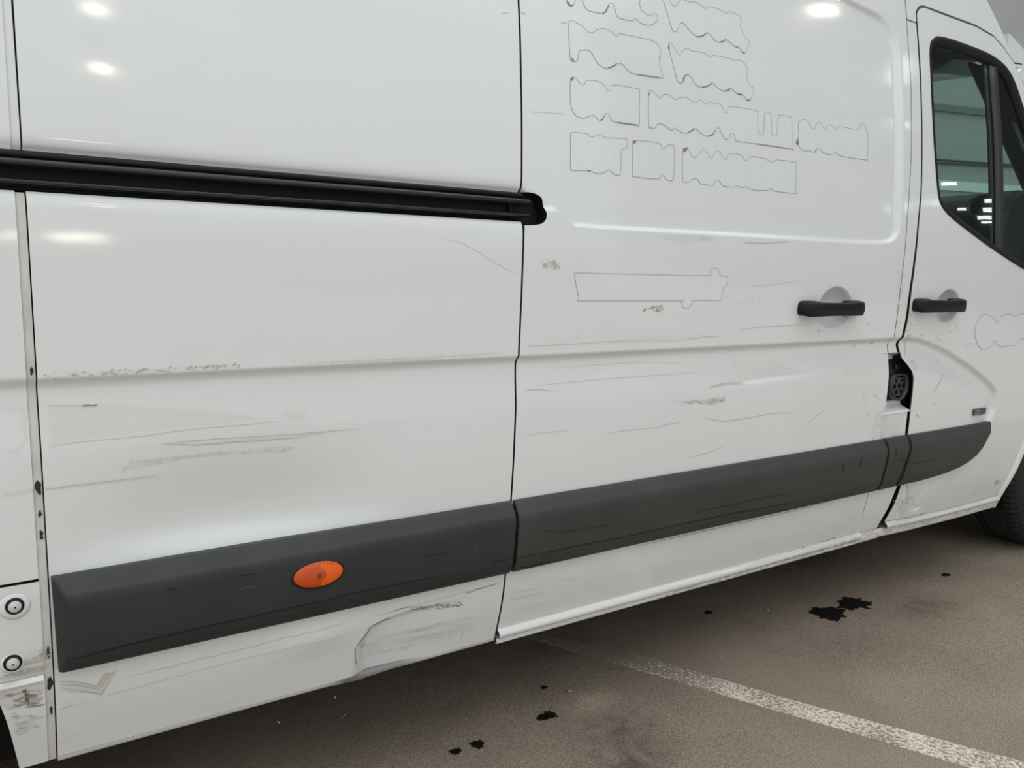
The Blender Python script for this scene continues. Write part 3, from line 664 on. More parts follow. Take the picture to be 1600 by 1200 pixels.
# rear skirt return (bottom edge, crumpled at the dent)
xs = np.linspace(float(xs_(.3)), X_MID - g, 200)
def crumple(x): return .5 + .5 * np.tanh((x - .53) / .02) * np.tanh((.80 - x) / .05)
zb_ = LB + .0035 + 0 * xs
V = []
for k_, (dy, dz_) in enumerate(((0, 0), (.002, -.007), (.012, -.013), (.05, -.010))):
    cr = np.exp(-((xs - .625) / .045) ** 2)
    V.append(np.c_[xs, (Y(xs, np.full_like(xs, LB + .004)) if k_ == 0 else base(np.full_like(xs, LB)) + .001) + dy + .003 * cr * (vnoise(xs * 70, np.full_like(xs, k_ * 3.3)) - .3) * (k_ > 0), zb_ + dz_ - .004 * cr * (k_ > 0) * (.4 + 1.2 * vnoise(xs * 120, np.full_like(xs, k_ * 1.7)))])
V = np.concatenate(V); k = len(xs); i = np.arange(k - 1)
Q = np.concatenate([np.c_[(a + 1) * k + i, (a + 1) * k + i + 1, a * k + i + 1, a * k + i] for a in range(3)])
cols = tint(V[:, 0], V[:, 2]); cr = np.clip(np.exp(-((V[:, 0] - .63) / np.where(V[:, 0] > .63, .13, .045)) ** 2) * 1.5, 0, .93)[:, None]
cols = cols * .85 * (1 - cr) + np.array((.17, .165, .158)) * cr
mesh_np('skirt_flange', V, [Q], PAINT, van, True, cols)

# rubbing strips
def st_frac(x, z): return (z - Z_SB) / (Z_ST - Z_SB)
def strip_y(x0=None):
    def f(x, z):
        t = st_frac(x, z)
        p = np.interp(t, [-.05, 0, .03, .14, .2, .70, .76, .82, .97, 1.0, 1.05], [.013, .015, .019, .0235, .0248, .026, .0255, .0235, .008, .003, .002])
        if x0 is not None: p = np.minimum(p, .003 + .026 * np.clip((x - x0) / .020, 0, 1))
        return base(z) - p
    return f
def bar(name, outline, x0=None, dx=.005): return panel(name, outline, dx, .003, van, STRIP if x0 is not None else BAR2, strip_y(x0), .028, worn=False)
xa = S(80, 907)[0]
bar('rubbing_strip', [(xa + .004, Z_SB), (X_MID - .004, Z_SB), (X_MID - .004, Z_ST), (xa, Z_ST)], xa, .004)
xf = lambda px, py: S(px, py)[0]
def bot(px, py): return S(px, py, -.02)
b_l = bot(1371, 767)[0]; t_l = xf(1379, 687)
BAR2 = mat('lighter_charcoal_plastic', (.042, .041, .039), .5, bump=.25, bscale=900, var=.2, vscale=5)  # slightly lighter, warmer charcoal than the rear strip
bar('rubbing_strip', [(X_MID + .006, Z_SB), (b_l - .004, Z_SB), (t_l - .002, Z_ST), (X_MID + .004, Z_ST)], None, .006)
t_r = xf(1415.5, 681); b_r = bot(1400, 759)[0]
bar('rubbing_strip', [(b_l + .010, Z_SB), (b_r - .006, Z_SB), (t_r - .004, Z_ST), (t_l + .010, Z_ST)], None, .006)
fr = [S(1546, 668, -.011), S(1542.5, 682, -.021)] + [tuple(q) for q in SP([(1536, 698), (1526, 711), (1514, 721), (1500, 730), (1478, 740), (1440, 751)], -.024)]
bar('rubbing_strip', [(b_r + .014, Z_SB)] + [(fr[-1][0], Z_SB)] + fr[::-1][1:] + [(xf(1546, 659), Z_ST), (t_r + .010, Z_ST)], None, .006)
# marker lamp on the rear strip
ml = empty('marker_lamp', (0, 0, 0), van); ml['label'] = 'orange oval side marker lamp set in the charcoal strip'
mc = np.array(S(497.5, 897, -.026)); ax = abs(S(537, 889, -.026)[0] - S(458, 906, -.026)[0]) / 2; az = .0235
yl = float(base(mc[1])) - .026
def oval(k, yy, n=40, sq=1.0): return [(mc[0] + ax * k * math.cos(a), yl + yy, mc[1] + az * (k + (k - 1) * .8) * math.sin(a)) for a in [2 * math.pi * j / n for j in range(n)]]
mb = MB(); mb.loft([oval(1.05, .004), oval(1.05, -.0012), oval(1.0, -.0015), oval(.98, .003)], caps=False); mb.build('lamp_bezel', RUBBER, ml, True)
AMB = mat('amber_lens', (.90, .125, .001), .28, coat=.15, coat_r=.05); AMD = mat('amber_lens_deep', (.60, .072, .001), .28, coat=.15, coat_r=.05); BULB = mat('amber_brown', (.30, .040, .004), .3)
def lens(k, a0, a1, yy):                 # ring of the lens between two angles
    return [(mc[0] + ax * k * math.cos(a), yl - yy, mc[1] + az * k * math.sin(a)) for a in np.linspace(a0, a1, 25)]
ks = (.985, .97, .9, .8, .65, .48, .3, .14, .02)
hh = [-.002] + [.0075 * math.sqrt(max(0, 1 - k * k * .97)) for k in ks[1:]]
for nm, a0, a1, mm in (('lens', -math.pi * .47, math.pi * .47, AMB), ('lens_reflector_half', math.pi * .47, math.pi * 1.53, AMD)):
    mb = MB(); mb.loft([lens(k, a0, a1, h_) for k, h_ in zip(ks, hh)], closed=False, caps=False); mb.build(nm, mm, ml, True)
for k in range(8):                       # moulded teeth along the top of the clear half
    a = .50 * math.pi - .10 - k * .085; mb = MB(); mb.tube([(mc[0] + ax * q * math.cos(a + (q - .9) * .8), yl - .0075 * math.sqrt(max(0, 1 - q * q * .97)) - .0002, mc[1] + az * q * math.sin(a + (q - .9) * .8)) for q in (.80, .86, .93)], .0008, 5); mb.build('lens_tooth', AMD if k % 2 else AMB, ml, True)
def ldisc(nm, rx, rz, h0, m, dx=0.):
    mb = MB(); mb.loft([[(mc[0] + dx + rx * q * math.cos(a), yl - hq, mc[1] + rz * q * math.sin(a)) for a in [2 * math.pi * j / 24 for j in range(24)]] for q, hq in ((1, .004), (1, h0), (.9, h0 + .0003))]); mb.build(nm, m, ml, True)
ldisc('bulb_housing', .011, .0115, .0072, AMD, .001); ldisc('bulb_cap', .0048, .0058, .0076, BULB, -.001)

# pillar between the doors
pil = empty('door_pillar', (0, 0, 0), van)
F1 = SP([(1380, 821), (1398, 790), (1411, 755), (1419, 690), (1424.5, 640), (1428, 608), (1429, 590), (1427, 580), (1421, 571), (1413, 560), (1410.5, 550), (1408.5, 540), (1410, 532), (1412.5, 527), (1419, 498), (1425, 450), (1431.5, 400), (1436.5, 345), (1440.5, 300), (1441.5, 240), (1441, 180), (1439.5, 120), (1435.5, 60), (1433, 25)])
F1 = F1[np.argsort(F1[:, 1])]; Ld = np.array(door_front); Ld = Ld[np.argsort(Ld[:, 1])]
pa = lambda z: np.interp(z, Ld[:, 1], Ld[:, 0]) + np.interp(z, [.44, .6], [.0085, .006])
pb = lambda z: np.interp(z, F1[:, 1], F1[:, 0]) - np.interp(z, [.40, .46, 1.0, 1.25], [.020, .011, .010, .004])
zp0 = S(1400, 634)[1]; zp1 = S(1400, 552)[1]; zroof = S(1428, 33)[1]; zlow = S(1400, 646)[1]
ruled('pillar_upper', pa, pb, zp1, zroof - .003, pil, PAINT, .002, 6, worn=True)
ruled('pillar_lower', pa, pb, .272, zlow, pil, PAINT, .0035, 6, worn=True)
ruled('pillar_gap', lambda z: pa(z) - .02, lambda z: pb(z) + .03, .25, zp0 - .03, pil, DARK, .022, 3)
ruled('pillar_gap', lambda z: pa(z) - .02, lambda z: pb(z) + .03, zp1 + .01, 2.0, pil, DARK, .022, 3)
# white pocket around the charging port, then the black port
cp = empty('charge_port', (0, 0, 0), van); cp['label'] = 'open black charging port between the sliding door and the front door'
zz_ = np.linspace(zlow - .002, zp1 + .012, 30)
yb = lambda x, z: base(z) + .012 + .026 * np.sin(np.pi * np.clip((z - zlow) / (zp1 + .012 - zlow), 0, 1)) ** .5
ruled('pocket', lambda z: pa(z) - .03, lambda z: pb(z) + .012, zlow - .001, zp1 + .002, cp, PLAIN, 0, 8, .004, yf=lambda x, z: base(z) + .004 + .036 * sstep((z - zlow) / .020) * sstep((zp1 + .004 - z) / .02))
scx, scz = S(1401, 602, .03); scy = float(base(scz)) + .034
po = [(pa(zp0) - .03, zp0 + .010), (pb(zp0 + .03) + .012, zp0 + .010), (pb(zp0 + .03) + .040, zp0 + .020), (pb(zp0 + .06) + .058, zp0 + .05), (pb(zp0 + .1) + .08, zp1 - .07), (pb(zp1 - .03) + .05, zp1 - .02), (pa(zp1) - .03, zp1 - .024)]
po = [(float(a), float(b)) for a, b in po]
mb = MB(); mb.prism(po, scy, scy + .03); mb.build('port_plate', BLACK, cp)
PORT = mat('port_grey', (.036, .036, .038), .45)
def dshape(k, n=40):
    out = []
    for j in range(n):
        a = 2 * math.pi * j / n; x = math.cos(a); z = math.sin(a)
        if z > .72: z = .72 + (z - .72) * .15
        out.append((x * k, z * k))
    return out
RS = .046
def dring(k, y): return [(scx + a, y, scz + b) for a, b in dshape(k)]
mb = MB(); mb.loft([dring(RS, scy), dring(RS, scy - .016), dring(RS * .86, scy - .017), dring(RS * .84, scy - .004)], caps=False); mb.build('socket_rim', PORT, cp, True)
mb = MB(); mb.loft([dring(RS * .72, scy), dring(RS * .72, scy - .010), dring(RS * .66, scy - .0115)]); mb.build('socket_face', PORT, cp, False)
for (a, b, q) in ((-.38, .36, .12), (.38, .36, .12), (-.52, -.02, .15), (0, -.02, .15), (.52, -.02, .15), (-.28, -.42, .15), (.28, -.42, .15)):
    mb = MB(); c0 = (scx + a * RS * .95, scz + b * RS * .95)
    mb.loft([[(c0[0] + RS * qq * math.cos(t), yy, c0[1] + RS * qq * math.sin(t)) for t in [2 * math.pi * j / 14 for j in range(14)]] for qq, yy in ((q, scy - .0122), (q * .85, scy - .0116), (q * .8, scy - .011))])
    mb.build('pin_socket', DARK, cp, True)
mb = MB(); mb.box((scx - .016, scy - .008, scz + RS * 1.05), (scx + .012, scy, scz + RS * 1.4)); soften(mb.build('latch', BLACK, cp), .003)
mb = MB(); mb.box((scx + RS * 1.1, scy - .008, scz - .012), (scx + RS * 1.3, scy, scz + .02)); soften(mb.build('cap_hinge', BLACK, cp), .003)

# front door
top = SP([(1433, 25), (1433.5, 19), (1437, 14), (1444, 12), (1487, 28), (1525, 42), (1553, 58), (1568, 75), (1581, 94), (1587, 103)])
f_edge = [(float(a) , float(b)) for a, b in F1]
flow = SP([(1384, 815), (1421, 808), (1480, 794), (1530, 781), (1556, 774)]); arch = SP([(1568, 757), (1582, 732), (1600, 690)])
fd_out = [(f_edge[0][0] + .004, flow[0][1])] + [tuple(p) for p in flow[1:]] + [tuple(p) for p in arch] + [(3.24, .60), (3.29, .72), (3.33, .85), (3.36, 1.0), (3.38, 1.12), (3.36, 1.26), (3.17, 1.45)] + [tuple(p) for p in top[::-1]] + [p for p in f_edge[::-1] if p[1] < top[0][1] - .003 and p[1] > flow[0][1] + .004]
WIN = np.vstack([smooth_path(SP([(1467, 312), (1464, 290), (1460, 240), (1456.5, 180), (1453.5, 110), (1452.5, 80), (1455, 64), (1464, 56.5)]), k=4),
                 smooth_path(SP([(1475, 58), (1500, 66), (1540, 81.5), (1563, 96), (1577, 112), (1588, 135), (1600, 172)]), k=3), [(3.10, 1.42), (3.22, 1.26), (3.26, 1.17), (3.24, 1.105), (3.17, 1.082), (3.10, 1.085)],
                 smooth_path(SP([(1600, 421), (1570, 402), (1540, 381.5), (1500, 351.5), (1484, 338), (1474, 327), (1469, 318)]), k=3)])
fdoor = panel('front_door', fd_out, .0065, .0036, van, holes=[WIN], flange=lambda x, z: np.where((x < 2.5) & (z < 1.72), .004, .018))
# window: seal, glass, divider
def inset(poly, d):
    p = resample(poly, .012, True); t = np.roll(p, -1, 0) - np.roll(p, 1, 0); n = np.c_[-t[:, 1], t[:, 0]] / (np.hypot(*t.T) + 1e-9)[:, None]
    a = .5 * np.sum(p[:, 0] * np.roll(p[:, 1], -1) - np.roll(p[:, 0], -1) * p[:, 1]); s = 1 if a > 0 else -1
    for _ in range(3): n = (np.roll(n, 1, 0) + n * 2 + np.roll(n, -1, 0)) / 4
    return p + n * d * s
rings = []
for d, dy in ((-.001, .004), (.0, -.002), (.010, -.001), (.016, .003), (.024, .010), (.026, .022), (.01, .03), (-.001, .03)):
    q = inset(WIN, d); rings.append([(a, float(base(b)) + dy, b) for a, b in q])
mb = MB(); mb.loft(rings + [rings[0]], caps=False); mb.build('window_seal', RUBBER, fdoor, True)
gi = inset(WIN, .018)
xd = lambda z: np.interp(z, [1.0, 1.30, 1.80], [S(1569, 390)[0], S(1566, 300)[0], S(1553, 110)[0]])
gl_in = inside
def pane(name, cond, parent):
    q = gi; pts = [p for p in q if cond(p)]
    return pts
def glass_panel(name, poly, off):
    o = panel(name, poly, .02, .02, fdoor, GLASS, lambda x, z: base(z) + off, .004, worn=False); return o
zd0, zd1 = 1.10, 1.75
def clip_poly(poly, keep_left):
    out = []; n = len(poly)
    f = lambda p: (p[0] - float(xd(p[1]))) * (1 if keep_left else -1)
    for i in range(n):
        a, b = poly[i], poly[(i + 1) % n]; fa, fb = f(a), f(b)
        if fa <= 0: out.append(tuple(a))
        if (fa < 0) != (fb < 0): t = fa / (fa - fb); out.append((a[0] + (b[0] - a[0]) * t, a[1] + (b[1] - a[1]) * t))
    return out
o = glass_panel('window_glass', clip_poly(gi, True), .013); o['label'] = 'green tinted drop glass'
o = glass_panel('quarter_glass', clip_poly(gi, False), .012)
zt_, zb2 = S(1549, 96)[1], S(1570, 398)[1]
DIV = mat('dark_grey_trim', (.030, .030, .031), .45)
def divbar(z): x = float(xd(z)); y = float(base(z)); return [(x - .019, y + .012, z), (x - .017, y + .006, z), (x + .021, y + .004, z), (x + .024, y + .012, z), (x + .02, y + .028, z), (x - .016, y + .028, z)]
mb = MB(); mb.loft([divbar(z) for z in np.linspace(zb2 + .0, zt_ - .01, 12)]); mb.build('window_divider', DIV, fdoor, True)
def divbar2(z): x = float(xd(z)) - .03; y = float(base(z)); return [(x - .012, y + .014, z), (x + .013, y + .010, z), (x + .013, y + .02, z), (x - .012, y + .02, z)]
mb = MB(); mb.loft([divbar2(z) for z in np.linspace(zb2 + .02, zt_, 12)]); mb.build('glass_channel', BLACK, fdoor, True)

# lower lip of the front door and the wheel-arch edge
lip('front_sill', np.linspace(flow[0][0], flow[-1][0] + .02, 70), np.interp(np.linspace(flow[0][0], flow[-1][0] + .02, 70), flow[:, 0], flow[:, 1]) - .012, .010, .020, van)
lip('front_sill_edge', np.linspace(door_front[0][0] - .02, flow[-1][0] + .03, 70), np.interp(np.linspace(door_front[0][0], flow[-1][0] + .02, 70), flow[:, 0], flow[:, 1]) - .034, .001, .026, van)
pth = np.vstack([[flow[-1] + np.array((-.004, -.045))], [flow[-1] + np.array((.002, -.02))], [flow[-1] + np.array((.012, .004))], arch, [(3.24, .60), (3.29, .72)]])
pth = resample(pth, .02); tt = np.gradient(pth, axis=0); nn_ = np.c_[tt[:, 1], -tt[:, 0]] / np.hypot(*tt.T)[:, None]
V = []
for d, dy in ((-.004, 0), (.006, -.006), (.016, -.009), (.026, -.006), (.030, .003), (.030, .05)):
    q = pth + nn_ * d; V.append(np.c_[q[:, 0], base(q[:, 1]) + dy, q[:, 1]])
V = np.concatenate(V); k = len(pth); i = np.arange(k - 1)
mesh_np('wheel_arch_lip', V, [np.concatenate([np.c_[a * k + i, (a + 1) * k + i, (a + 1) * k + i + 1, a * k + i + 1] for a in range(5)])], PAINT, van, True, tint(V[:, 0], V[:, 2]))

# door handles
HBLK = mat('handle_black', (.007, .007, .008), .38, spec=.28)
def handle(name, c, half, parent, split=None):
    h = empty(name, (0, 0, 0), parent)
    y0 = float(base(c[1]))
    def sec(x, yc, hy, hz, n=16):
        out = []
        for j in range(n):
            a = 2 * math.pi * j / n; ca, sa = math.cos(a), math.sin(a)
            out.append((x, yc + hy * math.copysign(abs(ca) ** .55, ca), c[1] + hz * math.copysign(abs(sa) ** .55, sa)))
        return out
    def barseg(nm, u0, u1, m=None):
        rings = []
        for u in np.linspace(u0, u1, 22):
            e = abs(u); k = (1 - e ** 14) ** .5 if e < 1 else 0
            rings.append(sec(c[0] + u * half, y0 - .030 + .010 * e ** 3, .0085 * max(k, .25), (.0170 + .002 * e) * max(.80 + .2 * k, .7)))
        mb = MB(); mb.loft(rings); return mb.build(nm, HBLK, h, True)
    if split: barseg('lock_cover', -.995, split); barseg('grip', split + .012, .995)
    else: barseg('grip', -.995, .995)
    for s in (-1, 1):
        mb = MB(); w = half * .27; xc = c[0] + s * (half - w * .95)
        mb.loft([[(xc + w * 1.08 * kx * math.copysign(abs(math.cos(a)) ** .5, math.cos(a)), y0 + yy, c[1] + .003 + .0200 * kx * math.copysign(abs(math.sin(a)) ** .5, math.sin(a))) for a in [2 * math.pi * j / 20 for j in range(20)]] for kx, yy in ((1.0, .002), (.98, -.008), (.88, -.024))])
        mb.build('handle_mount', HBLK, h, True)
    return h
h1c = (S(1310.5, 483, -.03)[0], S(1310.5, 483.5, -.03)[1]); h2c = (S(1478.5, 478, -.03)[0], S(1478.5, 478.5, -.03)[1])
hd1 = handle('door_handle', h1c, (S(1356, 483, -.03)[0] - S(1265, 483, -.03)[0]) / 2, door)
hd2 = handle('door_handle', h2c, (S(1514, 478, -.03)[0] - S(1443, 478, -.03)[0]) / 2, fdoor, -.22)

# badge with silver lettering
bx0, bz0 = S(1519.5, 650); bx1, bz1 = S(1540, 640)
yb_ = float(base((bz0 + bz1) / 2))
bgd = boxobj('badge', (bx0, yb_ - .003, bz0 + .001), (bx1, yb_ + .001, bz0 + .023), mat('badge_grey', (.07, .07, .075), .35), fdoor, .0015)
def text(name, s, x, y, z, size, m, parent):
    cu = bpy.data.curves.new(name, 'FONT'); cu.body = s; cu.size = size; cu.extrude = .0004
    o = bpy.data.objects.new(name, cu); dg = None
    C.objects.link(o); bpy.context.view_layer.update()
    me = bpy.data.meshes.new_from_object(o.evaluated_get(bpy.context.evaluated_depsgraph_get())); bpy.data.objects.remove(o)
    me.materials.clear(); me.materials.append(m); t = bpy.data.objects.new(name, me); t.rotation_euler = (math.pi / 2, 0, 0); t.location = (x, y, z); return link(t, parent)
text('badge_lettering', 'Z.E.', bx0 + .006, yb_ - .0034, bz0 + .0045, .021, mat('silver_blue', (.35, .45, .48), .3, metal=.5), bgd)

# ------------------------------------------------------------------ cut outlines of removed lettering
def zoom_px(pts, ox, oy, s): return [(ox + x / s, oy + y / s) for x, y in pts]
Z4 = (860, 0, 2.963)
DEC = [
 ([(88, -40), (90, -8), (98, 18), (118, 20), (128, 0), (140, -25), (160, -12), (172, 22), (190, 42), (255, 58), (268, 45), (290, 8), (310, 20), (325, 72), (390, 90), (410, 78), (430, 100), (470, 112), (505, 95), (510, 70), (495, 58), (475, 66), (450, 55), (432, 35), (428, 0), (440, -30), (470, -40), (500, -50), (470, -110), (100, -160)], Z4),
 ([(535, -20), (560, 70), (580, 135), (600, 138), (612, 105), (630, 100), (650, 125), (690, 162), (720, 162), (740, 145), (755, 155), (780, 185), (805, 190), (825, 177), (845, 190), (870, 210), (890, 215), (905, 238), (918, 240), (935, 195), (932, 178), (918, 172), (905, 140), (893, 110), (900, 90), (885, 65), (850, 50), (830, 55), (800, 40), (750, 25), (735, 35), (720, 25), (690, 5), (655, 2), (620, -8), (600, 18), (585, 22), (565, -5), (555, -30)], Z4),
 ([(100, 97), (140, 103), (165, 120), (190, 143), (210, 146), (235, 130), (270, 128), (300, 145), (315, 162), (328, 160), (335, 150), (400, 164), (480, 182), (510, 200), (525, 235), (520, 270), (518, 290), (533, 345), (528, 357), (410, 340), (375, 325), (355, 300), (335, 288), (318, 290), (290, 310), (260, 308), (230, 285), (205, 240), (185, 226), (150, 230), (143, 245), (140, 275), (130, 280), (115, 278), (105, 260)], Z4),
 ([(560, 205), (580, 205), (600, 240), (618, 248), (632, 225), (650, 220), (670, 232), (700, 235), (735, 245), (755, 262), (770, 252), (840, 265), (868, 278), (890, 272), (920, 295), (928, 325), (922, 350), (935, 385), (957, 405), (955, 425), (940, 460), (925, 460), (908, 437), (880, 430), (850, 405), (820, 418), (790, 402), (765, 380), (740, 395), (720, 400), (690, 390), (660, 345), (640, 345), (628, 378), (605, 375), (595, 345)], Z4),
 ([(108, 360), (130, 358), (150, 380), (170, 388), (185, 367), (250, 378), (275, 412), (293, 415), (305, 390), (420, 408), (426, 420), (426, 500), (426, 575), (415, 577), (320, 563), (300, 555), (285, 525), (268, 525), (252, 552), (235, 550), (215, 530), (195, 535), (165, 543), (130, 530), (110, 490), (106, 440)], Z4),
 ([(470, 425), (490, 422), (510, 440), (525, 452), (540, 435), (565, 437), (590, 458), (620, 447), (650, 450), (680, 472), (700, 462), (720, 465), (735, 480), (750, 470), (805, 482), (820, 515), (835, 515), (848, 490), (965, 508), (975, 520), (978, 605), (990, 618), (1003, 612), (1008, 525), (1018, 518), (1035, 525), (1040, 615), (1053, 628), (1065, 615), (1070, 540), (1080, 530), (1130, 540), (1133, 550), (1133, 680), (1125, 686), (890, 652), (875, 645), (865, 618), (850, 615), (840, 638), (820, 638), (800, 595), (785, 590), (770, 618), (745, 628), (720, 620), (690, 592), (680, 592), (650, 612), (620, 608), (590, 588), (575, 600), (540, 575), (510, 572), (500, 590), (480, 588), (470, 575)], Z4),
 ([(1162, 590), (1165, 560), (1185, 550), (1205, 555), (1225, 590), (1240, 588), (1250, 565), (1268, 567), (1285, 598), (1298, 577), (1318, 578), (1335, 598), (1348, 583), (1440, 597), (1450, 573), (1470, 573), (1475, 600), (1484, 610), (1482, 735), (1475, 738), (1360, 720), (1335, 700), (1325, 705), (1318, 715), (1280, 705), (1262, 685), (1250, 685), (1235, 703), (1215, 695), (1185, 695), (1165, 675), (1160, 650), (1165, 620)], Z4),
 ([(115, 610), (180, 615), (205, 632), (240, 620), (270, 634), (360, 640), (370, 650), (370, 675), (350, 688), (342, 700), (338, 800), (330, 808), (310, 805), (290, 785), (275, 788), (255, 800), (220, 800), (195, 787), (115, 787), (107, 775), (107, 700), (107, 620)], Z4),
 ([(405, 648), (515, 660), (530, 687), (545, 685), (560, 668), (580, 670), (588, 682), (585, 825), (575, 833), (553, 830), (540, 808), (528, 806), (512, 826), (400, 815), (395, 805), (395, 730), (395, 660)], Z4),
 ([(640, 685), (655, 690), (670, 718), (685, 728), (700, 715), (715, 692), (735, 693), (760, 730), (780, 700), (800, 703), (825, 740), (840, 710), (895, 715), (920, 743), (950, 722), (990, 730), (1010, 732), (1045, 752), (1060, 738), (1145, 748), (1153, 760), (1150, 885), (1143, 893), (1055, 883), (1035, 868), (1020, 880), (1000, 878), (980, 880), (945, 875), (925, 860), (905, 868), (878, 857), (862, 865), (815, 858), (795, 832), (780, 832), (765, 855), (710, 848), (695, 825), (670, 827), (655, 842), (630, 838), (627, 820), (628, 700)], Z4),
 ([(245, 347), (400, 350), (700, 356), (1060, 362), (1075, 330), (1100, 317), (1125, 320), (1138, 355), (1150, 365), (1180, 367), (1190, 380), (1186, 410), (1180, 425), (1160, 440), (1150, 500), (1140, 518), (985, 518), (965, 525), (950, 560), (910, 562), (900, 530), (890, 520), (600, 520), (270, 520), (258, 505), (232, 370)], (840, 340, 4.0)),
]
FDEC = ([(262, 120), (275, 70), (300, 42), (325, 37), (350, 50), (365, 72), (378, 72), (395, 45), (425, 33), (445, 40), (458, 48), (475, 38), (520, 30), (600, 20), (680, 30), (700, 90), (680, 150), (600, 160), (505, 155), (478, 158), (470, 185), (455, 188), (430, 188), (395, 195), (375, 185), (360, 165), (345, 185), (325, 203), (300, 207), (280, 190), (265, 150)], (1440, 480, 3.157))
def poly_smooth(p): return smooth_path(p, True, 4)
def film(poly, parent, m):
    o = panel('decal_ghost', poly, .010, .008, parent, m, lambda x, z: Y(x, z) - .0004, .0003, worn=False); return o
def film_mat():
    m, t, b = new_mat('cleaner_paint_under_decal')
    c = t.nodes.new('ShaderNodeTexCoord'); mp = t.nodes.new('ShaderNodeMapping'); mp.inputs['Scale'].default_value = (160, 1, 1.2); n = t.nodes.new('ShaderNodeTexNoise'); n.inputs['Scale'].default_value = 1.0; n.inputs['Detail'].default_value = 2
    t.links.new(c.outputs['Object'], mp.inputs[0]); t.links.new(mp.outputs[0], n.inputs['Vector'])
    r = t.nodes.new('ShaderNodeValToRGB'); r.color_ramp.elements[0].color = (.785, .792, .780, 1); r.color_ramp.elements[1].color = (.800, .807, .796, 1)
    r.color_ramp.elements[0].position = .35; r.color_ramp.elements[1].position = .6
    t.links.new(n.outputs['Fac'], r.inputs[0]); t.links.new(r.outputs[0], b.inputs['Base Color'])
    b.inputs['Roughness'].default_value = .42; b.inputs['Coat Weight'].default_value = 1; b.inputs['Coat Roughness'].default_value = .09
    return m
FILMM = film_mat()
for pts, zz0 in DEC:
    poly = poly_smooth(SP(zoom_px(pts, *zz0)))
    film(poly, door, FILMM); ribbons('decal_outline', [(poly, .0011, True)], MK_LINE, door)
poly = poly_smooth(SP(zoom_px(FDEC[0], *FDEC[1]))); film(poly, fdoor, FILMM); ribbons('decal_outline', [(poly, .0016, True)], MK_LINE, fdoor)
# grime caught along the cut lines
HV = [[(95, 5), (108, 20), (122, 16)], [(252, 57), (268, 52), (285, 18)], [(690, 165), (715, 163), (738, 148)], [(795, 190), (815, 188), (826, 178)], [(868, 210), (888, 216)], [(900, 238), (918, 240)], [(280, 310), (303, 303), (322, 289)], [(410, 340), (528, 357)], [(625, 378), (632, 350), (648, 342)], [(715, 400), (742, 395), (764, 380)],
      [(815, 418), (838, 415), (852, 404)], [(880, 430), (908, 436)], [(922, 460), (942, 460)], [(240, 553), (256, 550), (264, 530)], [(650, 612), (672, 600), (684, 590)], [(742, 629), (768, 620), (780, 598)], [(518, 270), (524, 250)], [(1238, 703), (1248, 688)], [(185, 793), (200, 787)], [(320, 563), (420, 577)], [(960, 662), (1120, 686)]]
ribbons('grime_line', [(SP(zoom_px(h, *Z4)), .0028, False) for h in HV], MK_BROWN, door, kind='stuff')
def blot(pts): return SP(pts)
BL = [[(88, -2), (100, 4), (104, 18), (94, 14)], [(110, 262), (122, 270), (122, 280), (113, 277)], [(106, 357), (122, 352), (120, 366), (108, 372)], [(560, 205), (567, 208), (566, 230), (559, 220)], [(470, 428), (476, 426), (472, 440)], [(398, 650), (412, 648), (408, 662), (397, 662)], [(630, 684), (650, 678), (646, 694), (634, 705), (629, 695)], [(1155, 643), (1162, 640), (1166, 670), (1158, 660)], [(1150, 655), (1156, 650), (1160, 676)]]
for b in BL: panel('grime_blot', SP(zoom_px(b, *Z4)), .003, .003, door, MK_BROWN, lambda x, z: Y(x, z) - .0008, .0005, worn=False)

# ------------------------------------------------------------------ scratches
def jag(pts, amp=.8, n=10):
    p = np.array(pts, float); q = resample(p, max(3, np.hypot(*np.diff(p, axis=0).T).sum() / (n * (len(p) - 1)))); q[1:-1, 1] += rng.uniform(-amp, amp, len(q) - 2); return SP(q)
W = .0011
sp_obj = bpy.data.objects['side_panel_lower']
ribbons('scratch_marks', [(jag(p, a), w, False) for p, a, w in (
  ([(204, 1057.6), (233, 1051), (291, 1036.5), (400, 1010), (450, 995), (500, 984), (548, 970)], 1.0, .0012), ([(111, 1104), (134, 1100), (175, 1086), (291, 1054), (400, 1026), (475, 1007), (550, 990), (575, 981)], .5, .0008),
  ([(580, 964), (615, 956), (650, 946), (712, 930), (782, 911)], .5, .0013), ([(637, 949), (672, 951), (700, 947), (722, 946)], 1.2, .0015), ([(720, 1005), (724, 990), (731, 983)], 1.5, .0012),
  ([(77, 634.5), (128, 635)], .3, .0009), ([(75, 700), (135, 690), (210, 684), (300, 672), (440, 659)], .6, .0009), ([(66, 767), (120, 760), (250, 746)], .6, .0009), ([(570, 985), (585, 977)], .5, .001),
  ([(480, 568), (640, 560), (790, 552)], .6, .0007))], MK_GREY, sp_obj, kind='stuff')
ribbons('crease_marks', [(jag(p, .8), w, False) for p, w in (([(557, 1012), (570, 995), (580, 980), (595, 972), (612, 966)], .0028), ([(556, 1012), (556, 1030), (561, 1044)], .0014), ([(615, 956), (640, 948)], .0022), ([(728, 928), (782, 911)], .0016), ([(128, 635), (155, 634.5)], .0014))], MK_BROWN, sp_obj, kind='stuff')
ribbons('pale_marks', [(jag(p, .3), .0012, False) for p in ([(695, 374), (720, 378), (750, 395), (790, 420), (812, 428)],)], mix_marks('faint_scratch', (.69, .69, .675)), sp_obj, kind='stuff')
